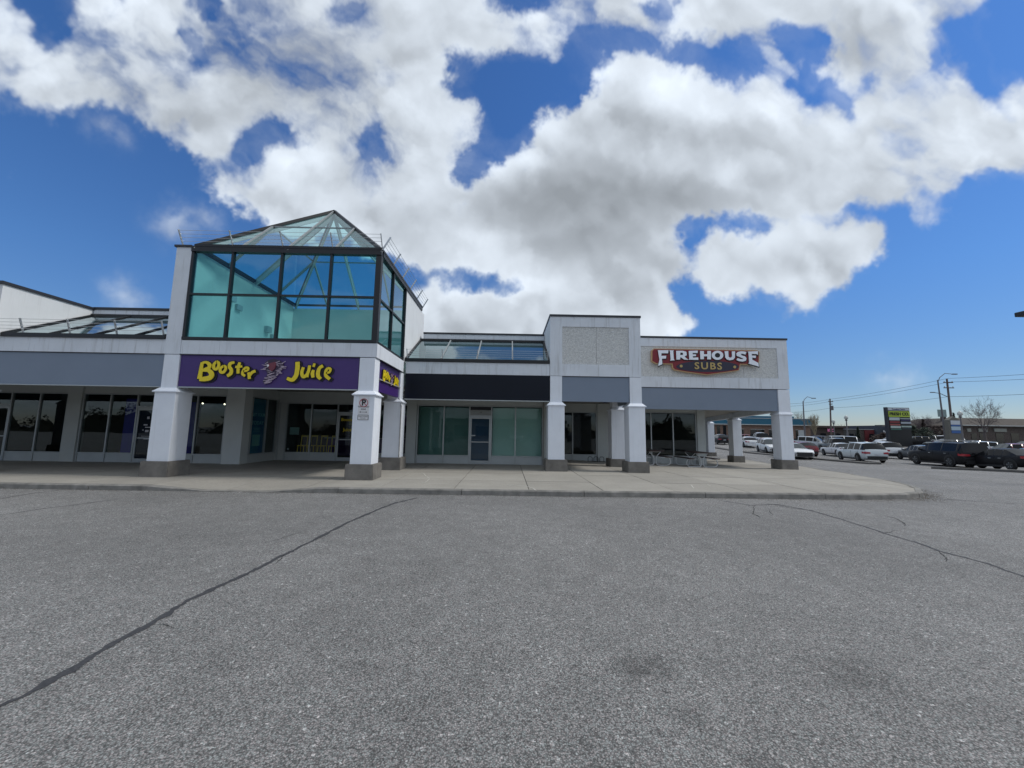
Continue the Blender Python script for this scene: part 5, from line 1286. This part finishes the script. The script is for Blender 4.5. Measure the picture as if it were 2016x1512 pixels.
B('roof_edge', awn, dp, (X_(1662, Yc), X_(1722, Yc), Yc-.05, Yc+.2, Z_(1690, 845.6, Yc), Z_(1690, 844.8, Yc)))
for a, b in ((1612, 1622), (1640, 1650), (1668, 1676), (1680, 1688), (1707, 1718), (1736, 1746)): B('window', wing, dp, (X_(a, Yc), X_(b, Yc), Yc-.75, Yc-.65, .6, 2.3))
text_obj('pink_letters', 'ICO', 1.05, .03, mat('pink_neon', (.62, .2, .38), .5, emit=((.8, .2, .45), .08)), dp, front_at(X_(1629, Yc), Yc-1.3, Z_(1629, 847.5, Yc)), .03)
text_obj('white_letters', 'M', 1.6, .03, wt, dp, front_at(X_(1739, Yc), Yc-.7, Z_(1739, 852, Yc)), .03)
# far-right hip roofed building
Yh = 80.
hp = thing('hip_roof_building', 'long dark building with a brown shingle hip roof at the right edge', 'building', (X_(1960, Yh), Yh, .2), absolute=True)
xa, xb = X_(1897, Yh), X_(2230, Yh); zw = Z_(1930, 838, Yh); zr = Z_(1960, 822, Yh)
B('wall', darkb, hp, (xa, xb, Yh, Yh+16, -.3, zw)); bm = bmn(); hexa(bm, [(xa-.8, Yh-.8, zw+.003), (xb+.8, Yh-.8, zw+.003), (xb+.8, Yh+17, zw+.003), (xa-.8, Yh+17, zw+.003)], [(xa+3.6, Yh+4, zr), (xb-4, Yh+4, zr), (xb-4, Yh+12, zr), (xa+3.6, Yh+12, zr)])
obj('hip_roof', bm, mat('brown_shingles', (.085, .072, .062), .95, noise=(2.5, .35), bump=(8, .5)), hp)
B('chimney', darkb, hp, (X_(1918, Yh), X_(1920.5, Yh), Yh+5, Yh+6, zw, zr+.8)); B('gutter', awn, hp, (xa-.85, xb+.85, Yh-.9, Yh-.8, zw-.08, zw+.1))
for a, b in ((1904, 1911), (1926, 1943), (1957, 1981)): w_ = B('shop_board', mat('pale_board', (.30, .31, .28), .7, noise=(2, .2)), hp, (X_(a, Yh), X_(b, Yh), Yh-.2, Yh-.05, Z_(a, 850, Yh), Z_(a, 843.5, Yh)))
for a, b in ((1912, 1922), (1928, 1940), (1960, 1975), (1990, 2005)): B('window', wing, hp, (X_(a, Yh), X_(b, Yh), Yh-.06, Yh+.05, .6, Z_(a, 853, Yh)))
# dark low building between
dkb = thing('low_dark_building', 'flat roofed dark shed behind the evergreen shrubs', 'building', (X_(1840, 98), 98, .2), absolute=True)
B('wall', mat('dark_brown_wall', (.035, .03, .032), .9, noise=(1, .2)), dkb, (X_(1800, 98), X_(1900, 98), 98, 108, -.3, Z_(1850, 838, 98))); B('roof_edge', greyb, dkb, (X_(1800, 98)-.2, X_(1900, 98)+.2, 97.8, 108.2, Z_(1850, 838, 98)+.002, Z_(1850, 836.5, 98)))
# pylon sign
Yp = 62.
ps = thing('pylon_sign', 'tall plaza pylon sign with a lime green FRESH CO. panel and smaller tenant panels', 'sign', (X_(1768, Yp), Yp, .2), absolute=True)
def Xp(px, py=830): return at(px, py, Yp).x
B('pylon_frame', dark, ps, (Xp(1748.6), Xp(1792.5), Yp, Yp+.3, -.2, Z_(1768, 802.5, Yp))); B('pylon_post', coping, ps, (Xp(1745.2), Xp(1748.5), Yp-.12, Yp+.32, -.2, Z_(1768, 802, Yp)))
def pp(x0, x1, y0, y1, m, nm='tenant_panel'): return B(nm, m, ps, (Xp(x0), Xp(x1), Yp-.07, Yp-.004, Z_(1768, y1, Yp), Z_(1768, y0, Yp)))
lime = mat('lime_panel', (.42, .55, .06), .5); pwh = mat('panel_white', (.50, .54, .58), .5)
pp(1749.5, 1791, 803.4, 808.2, pwh); pp(1750, 1792, 809.8, 820.8, lime)
text_obj('panel_letters', 'FRESH CO.', .66, .015, blackl, ps, front_at(Xp(1771), Yp-.09, Z_(1771, 815.3, Yp)), .022, 1., 1.0); text_obj('panel_letters', 'Townline Centre', .30, .01, mat('navy_print', (.03, .05, .15), .5), ps, front_at(Xp(1770), Yp-.085, Z_(1771, 806, Yp)), .004)
for (a, b, y0, y1, c) in ((1750.5, 1771, 822, 827.5, (.45, .52, .55)), (1772.5, 1792, 823, 825, (.34, .4, .4)), (1773, 1792, 825.2, 829, (.02, .02, .08)), (1751, 1770.5, 829, 833, (.20, .03, .035)), (1751, 1771, 835, 837.5, (.32, .08, .07)), (1773, 1792.5, 830.5, 834, (.38, .42, .48)), (1752, 1772, 838.6, 843, (.40, .48, .46)), (1773.5, 1793, 838.2, 841, (.36, .46, .44)), (1752.5, 1772.5, 844.5, 846, (.06, .2, .16)), (1774, 1793, 843, 844.6, (.03, .05, .07))):
    pp(a, b, y0, y1, mat('panel_%d' % int(c[0]*1000+c[1]*70+c[2]*13), c, .5))
# poles
polem = mat('grey_pole', (.13, .125, .135), .7); woodp = mat('wooden_pole', (.14, .11, .105), .9, noise=(3, .3)); lampg = mat('lamp_glass', (.5, .52, .5), .3)
def street_lamp(px0, py0, px1, py1, ax, ay, Y, label):
    a = at(px1, py1, Y); b = at(px0, py0, Y); e = at(ax, ay, Y)
    t = thing('street_lamp', label, 'street lamp', (a.x, Y, a.z-1.5), group='tall street lamps along the road', absolute=True)
    bm = bmn(); tube(bm, [(a.x, Y, a.z-1.5), (a.x, Y, a.z), b], [.14, .13, .08], 8); obj('pole', bm, polem, t)
    bm = bmn(); m_ = b.lerp(e, .5)+Vector((0, 0, .25)); tube(bm, [b-Vector((0, 0, .3)), b.lerp(e, .15)+Vector((0, 0, .25)), m_+Vector((0, 0, .3)), e], .045, 6); obj('arm', bm, polem, t)
    bm = bmn(); box(bm, e.x-.1, e.x+.6, Y-.12, Y+.12, e.z-.07, e.z+.06); obj('lamp_head', bm, polem, t)
    return t, a, b
street_lamp(1581, 790, 1584, 845, 1599, 784, 70, 'curved arm street lamp above the teal roofed building')
t, a, b = street_lamp(1846, 748, 1860.5, 857, 1876, 736.5, 58, 'leaning tall street lamp with two banner panels beside the wooden pole')
p = at(1853, 813, 58)
B('banner', mat('banner_grey', (.20, .27, .27), .6), t, (p.x-.62, p.x-.12, 57.9, 57.95, at(1853, 820.5, 58).z, at(1853, 806.5, 58).z)); B('banner', mat('banner_grey', (.2, .27, .27)), t, (p.x+.12, p.x+.68, 57.9, 57.95, at(1853, 820.5, 58).z, at(1853, 806.5, 58).z))
def util_pole(px0, py0, px1, py1, Y, arms, label, tr=None, lamp=None):
    a = at(px1, py1, Y); b = at(px0, py0, Y)
    t = thing('utility_pole', label, 'utility pole', (a.x, Y, a.z-1.5), group='wooden utility poles', absolute=True)
    bm = bmn(); tube(bm, [(a.x, Y, a.z-1.5), a, b], [.17, .16, .11], 8); obj('pole', bm, woodp, t)
    for y, w_ in arms:
        f = (y-py0)/(py1-py0); c = b.lerp(a, f); bm = bmn(); box(bm, c.x-w_, c.x+w_, Y-.2, Y-.08, c.z-.06, c.z+.06)
        ca = obj('crossarm', bm, woodp, t)
        for s_ in (-1, 1):
            bm = bmn(); cyl(bm, (c.x+s_*w_*.85, Y-.14, c.z+.06), .05, .18, 'z', 8); obj('insulator', bm, awn, ca)
    if tr: 
        c = at(tr[0], tr[1], Y-.3); bm = bmn(); cyl(bm, (c.x, Y-.3, c.z-.45), .24, .85, 'z', 14); obj('transformer', bm, polem, t)
    if lamp:
        c0 = at(lamp[0], lamp[1], Y); c1 = at(lamp[2], lamp[3], Y); bm = bmn(); tube(bm, [c0, c0.lerp(c1, .5)+Vector((0, 0, .15)), c1], .045, 6); la = obj('lamp_arm', bm, polem, t)
        bm = bmn(); box(bm, c1.x-.45, c1.x+.1, Y-.12, Y+.12, c1.z-.06, c1.z+.05); obj('lamp_head', bm, polem, la)
    return t
util_pole(1634, 785, 1636.5, 858, 76, ((791, .45), (796, .3)), 'distant wooden utility pole with a grey transformer', tr=(1638, 803))
util_pole(1864, 746, 1876.5, 858, 58, ((753.5, .7), (764, .75)), 'leaning wooden utility pole with two crossarms near the pylon sign', lamp=(1865, 781, 1838, 772.5))
wirem = mat('wire', (.05, .05, .055), .6)
def wire(pts, nm_lab):
    bm = bmn(); P = [at(*q) for q in pts]
    Q = []
    for a, b in zip(P, P[1:]):
        for k in range(10):
            t = k/10; Q.append(a.lerp(b, t)-Vector((0, 0, 1.0*t*(1-t))))
    Q.append(P[-1]); tube(bm, Q, .02, 4); tag(obj('power_line', bm, wirem), nm_lab, 'power line', 'power lines over the side lot')
wire([(2500, 712, 26), (1868, 752, 57.8), (1636, 790, 75.8), (1540, 800, 84)], 'upper power line from the leaning pole across the sky'); wire([(2500, 744, 26), (1867, 781, 57.8), (1636, 803, 75.8), (1540, 812, 84)], 'lower thick power line running behind the pylon sign')
wire([(2500, 695, 26), (1866, 745, 57.8), (1634, 786, 75.8), (1540, 795, 84)], 'topmost thin power line above the leaning pole')
def globe_lamp(px, pyt, pyb, Y, label):
    b = at(px, pyb, Y); tp = at(px, pyt, Y); r = .26
    t = thing('globe_lamp', label, 'lamp post', (b.x, Y, b.z-1.2), group='ornamental globe lamp posts', absolute=True)
    bm = bmn(); tube(bm, [(b.x, Y, b.z-1.2), (b.x, Y, b.z), (b.x, Y, tp.z-.9)], [.12, .09, .07], 8); obj('post', bm, polem, t)
    bm = bmn(); tube(bm, [(b.x, Y, tp.z-.9), (b.x, Y, tp.z-.8), (b.x, Y, tp.z-.65)], [.08, .2, .1], 10); obj('cup', bm, polem, t)
    bm = bmn(); tube(bm, [(b.x, Y, tp.z-.65), (b.x, Y, tp.z-.5), (b.x, Y, tp.z-.25), (b.x, Y, tp.z-.08), (b.x, Y, tp.z)], [.12, .27, .26, .1, .03], 12); obj('globe', bm, lampg, t, smooth=True)
globe_lamp(1643, 826, 856, 72, 'short globe lamp post right of the distant utility pole'); globe_lamp(1667.5, 817.5, 844, 62, 'taller globe lamp post above the distant strip mall'); globe_lamp(1894, 809, 850, 50, 'globe lamp post beside the gabled monument sign')
# gabled monument sign
Ym = 56.; gm = thing('monument_sign', 'gabled brick monument sign with white and blue panels', 'sign', (X_(1882, Ym), Ym, .2), absolute=True)
bm = bmn(); prism(bm, [(X_(1869.5, Ym), -.2), (X_(1894, Ym), -.2), (X_(1893, Ym), Z_(1882, 827, Ym)), (X_(1882, Ym), Z_(1882, 820, Ym)), (X_(1870.5, Ym), Z_(1882, 827, Ym))], lambda u, v, t: Vector((u, Ym+t, v)), 0, .6); obj('gable_frame', bm, mat('tan_frame', (.13, .125, .11), .8), gm)
for y0, y1, m_ in ((828, 836, pwh), (836.4, 839.4, mat('sign_blue', (.03, .10, .30), .5)), (839.8, 847, mat('pale_blue', (.38, .50, .58), .5)), (847.6, 853, mat('sign_blue', (.03, .1, .3)))): B('sign_panel', m_, gm, (X_(1874, Ym), X_(1892.5, Ym), Ym-.06, Ym-.003, Z_(1882, y1, Ym), Z_(1882, y0, Ym)))
# parking light whose head just enters at the right edge
a = at(2009, 618, 15); pl = thing('parking_light', 'black box parking light poking in at the upper right edge', 'parking light', (a.x+1.9, 15, 0), absolute=True)
bm = bmn(); box(bm, a.x, a.x+.9, 14.8, 15.2, a.z-.08, a.z+.1); obj('lamp_head', bm, dark, pl, bevel=.02); bm = bmn(); tube(bm, [(a.x+.9, 15, a.z), (a.x+1.9, 15, a.z)], .05, 8); obj('arm', bm, dark, pl); bm = bmn(); tube(bm, [(a.x+1.9, 15, -.2), (a.x+1.9, 15, a.z+.2)], [.11, .07], 10); obj('pole', bm, dark, pl); bm = bmn(); cyl(bm, (a.x+1.9, 15, -.2), .25, .8, 'z', 16); obj('pole_base', bm, basec, pl)

# ------------------------------------------------------------------ trees
bark = mat('bark', (.10, .085, .08), .9); twig = mat('twigs', (.10, .082, .085), .9); budt = mat('budding_twigs', (.26, .22, .15), .9)
def branchy(bm, p, d, L_, r, depth, rnd, spread=.55, up=.12, nseg=3):
    pts = [p]; rs = [r]; q = p.copy(); dd = d.copy()
    for i in range(nseg):
        dd = (dd+Vector((rnd.uniform(-1, 1), rnd.uniform(-1, 1), rnd.uniform(-1, 1)))*.16+Vector((0, 0, up))).normalized(); q = q+dd*L_/nseg; pts.append(q.copy()); rs.append(r*(1-.45*(i+1)/nseg))
    tube(bm, pts, rs, 5 if depth > 2 else 3, False)
    if depth <= 0: return
    for i in range(rnd.choice((3, 3, 4))):
        k = rnd.randint(1, nseg); a = rnd.uniform(0, 2*math.pi); s = rnd.uniform(.5, 1)*spread
        n = dd.orthogonal().normalized(); n2 = dd.cross(n); nd = (dd*(1-s*.5)+(n*math.cos(a)+n2*math.sin(a))*s*1.3).normalized()
        branchy(bm, pts[k], nd, L_*rnd.uniform(.58, .8), max(rs[k]*.58, .015), depth-1, rnd, spread, up, nseg)
def bare_tree(px, pytop, Y, label, wpx, seed, m=twig, depth=5, spread=.62, up=.06, trunkf=.28):
    x = X_(px, Y); z0 = .1; H = Z_(px, pytop, Y)-z0; rnd = random.Random(seed)
    t = thing('bare_tree', label, 'tree', (x, Y, z0), group='leafless trees beyond the lot')
    bm = bmn(); tube(bm, [(0, 0, -.2), (0, 0, H*trunkf*.5), (rnd.uniform(-.1, .1), 0, H*trunkf)], [.24, .19, .16], 8); obj('trunk', bm, bark, t)
    bm = bmn(); wm_ = wpx/775*Y/2
    for i in range(6):
        a = i*math.pi/3+rnd.uniform(-.3, .3); s = rnd.uniform(.3, .9)*(wm_/(H*.75))
        branchy(bm, Vector((0, 0, H*trunkf*rnd.uniform(.8, 1))), Vector((math.cos(a)*s, math.sin(a)*s, 1)).normalized(), H*.34, .09, depth-1, rnd, spread, up)
    zm = max(v.co.z for v in bm.verts); f = H/zm
    for v in bm.verts:
        if v.co.z > H*trunkf: v.co.z = H*trunkf+(v.co.z-H*trunkf)*(H-H*trunkf)/(zm-H*trunkf)
    rad = max(abs(v.co.x) for v in bm.verts); k = wm_/rad
    for v in bm.verts: v.co.x *= min(k, 1.6); v.co.y *= min(k, 1.6)
    obj('crown', bm, m, t)
bare_tree(1939, 779, 66, 'broad leafless tree standing in front of the hip roofed building', 92, 3, depth=5)
bare_tree(1605, 813, 78, 'pale budding tree right of the teal roofed building', 38, 8, budt, 5, .45, .2)
bare_tree(1576, 808, 92, 'faint leafless tree behind the teal roofed building', 26, 9, budt, 4, .5, .15); bare_tree(1812, 812, 84, 'leafless tree right behind the pylon sign', 46, 10, twig, 5); bare_tree(1834, 813, 86, 'smaller leafless tree between the pylon sign and the leaning lamp', 40, 21, twig, 5)
bare_tree(1655, 832, 112, 'tiny leafless tree behind the flat brown canopy', 26, 12, twig, 4)
def leafy(name, px, pytop, Y, wpx, label, m, n, seed, conical=False, cat='shrub', z0=.1):
    x = X_(px, Y); H = Z_(px, pytop, Y)-z0; w_ = wpx/775*Y/2; rnd = random.Random(seed)
    t = thing(name, label, cat, (x, Y, z0), group='evergreens beyond the lot')
    bm = bmn(); tube(bm, [(0, 0, -.2), (0, 0, H*.5)], [.12, .06], 6); obj('trunk', bm, bark, t)
    bm = bmn()
    for i in range(n):
        a = rnd.uniform(0, 2*math.pi); h = rnd.random()**.8; rr = math.sqrt(rnd.random())*w_*((1-h)*.95+.05 if conical else math.sin(math.pi*min(1, .2+h*.75))**.6)
        rr *= .8+.3*math.sin(a*5+seed)*math.sin(h*9)
        c = Vector((math.cos(a)*rr, math.sin(a)*rr, .15+h*(H-.15))); s = rnd.uniform(.10, .24)
        v1 = Vector((rnd.uniform(-1, 1), rnd.uniform(-1, 1), rnd.uniform(-1, 1))).normalized()*s; v2 = v1.orthogonal().normalized()*s*.6
        bm.faces.new([bm.verts.new(c-v1-v2*.3), bm.verts.new(c+v2), bm.verts.new(c+v1*1.2), bm.verts.new(c-v2)])
    obj('foliage', bm, m, t)
ev = mat('evergreen_leaf', (.022, .038, .022), .8, noise=(2, .5)); ev2 = mat('brown_hedge', (.06, .04, .035), .9, noise=(2, .4))
for k, (px, pt, Y, w_, m_, lb) in enumerate(((1800, 838, 70, 22, ev, 'dark evergreen shrub right of the pylon sign'), (1820, 826, 72, 30, ev2, 'reddish brown conical shrub behind the black wagon'), (1822, 842, 68, 34, ev, 'wide dark shrub under the reddish brown one'), (1845, 838, 72, 34, ev2, 'brown hedge mass left of the leaning lamp'), (1690, 841, 80, 12, ev, 'small dark conifer in front of the distant grey shop'), (1882, 813, 74, 7, ev, 'tiny conifer top poking above the gabled monument sign'), (1740, 852, 72, 20, ev2, 'low brown shrub left of the pylon sign base'), (1860, 845, 76, 24, ev, 'dark shrub behind the leaning lamp'), (1735, 856, 76, 44, ev2, 'low brown hedge at the foot of the slate shop'))):
    leafy('evergreen_shrub', px, pt, Y, w_, lb, m_, 700, 30+k, k in (1, 4, 5))
# distant tree line and hedge behind the viewpoint (mirrored in the glass)
bm = bmn(); rnd = random.Random(2)
h_ = lambda x: 2.6+1.8*math.sin(x*.21)+1.2*math.sin(x*.63+1)+.5*math.sin(x*2.3)
for i in range(11000):
    x = rnd.uniform(-190, 170); h = 3.5+2.2*math.sin(x*.21)+1.5*math.sin(x*.63+1); z = h_(x)+rnd.gauss(0, .45); c = Vector((x, -50.6+rnd.uniform(-.8, .8), z)); s = rnd.uniform(.10, .30)
    v1 = Vector((rnd.uniform(-1, 1), rnd.uniform(-1, 1), rnd.uniform(-1, 1))).normalized()*s; v2 = v1.orthogonal()*.7
    bm.faces.new([bm.verts.new(c-v1), bm.verts.new(c+v2), bm.verts.new(c+v1), bm.verts.new(c-v2)])
for i in range(180):
    xa_ = -190+i*2; f_ = lambda x: 2.6+1.8*math.sin(x*.21)+1.2*math.sin(x*.63+1)+.5*math.sin(x*2.3)
    bm.faces.new([bm.verts.new(p) for p in ((xa_, -51, -.2), (xa_+2, -51, -.2), (xa_+2, -52, f_(xa_+2)), (xa_, -52, f_(xa_)))])
kind(obj('distant_tree_line', bm, mat('wood_mass', (.05, .052, .035), .9, noise=(.5, .4))), 'stuff')
bm = bmn(); rnd = random.Random(6)
for i in range(9000):
    x = rnd.uniform(-260, 420); h = 2.6+1.1*math.sin(x*.05)+.6*math.sin(x*.17+1); c = Vector((x, 175+rnd.uniform(-2, 2)-max(0, x-120)*.35, h*rnd.random()**.5)); s_ = rnd.uniform(.4, 1.1)
    v1 = Vector((rnd.uniform(-1, 1), rnd.uniform(-1, 1), rnd.uniform(-1, 1))).normalized()*s_; v2 = v1.orthogonal()*.7
    bm.faces.new([bm.verts.new(c-v1), bm.verts.new(c+v2), bm.verts.new(c+v1), bm.verts.new(c-v2)])
kind(obj('far_tree_belt', bm, mat('wood_mass', (.05, .052, .035))), 'stuff')
hb = thing('brick_store', 'long tan store across the lot seen as a reflection in the shop glass', 'building', (-8, -40, 0), absolute=True)
B('wall', mat('tan_wall', (.33, .26, .2), .9), hb, (-24, 12, -44, -38, 0, 3.2)); B('roof_band', mat('dark_band', (.06, .06, .06), .8), hb, (-24.3, 12.3, -44.3, -37.7, 3.2, 3.9))
for x in range(-22, 11, 4): B('window', wing, hb, (x, x+2.6, -37.99, -37.94, .6, 2.5))
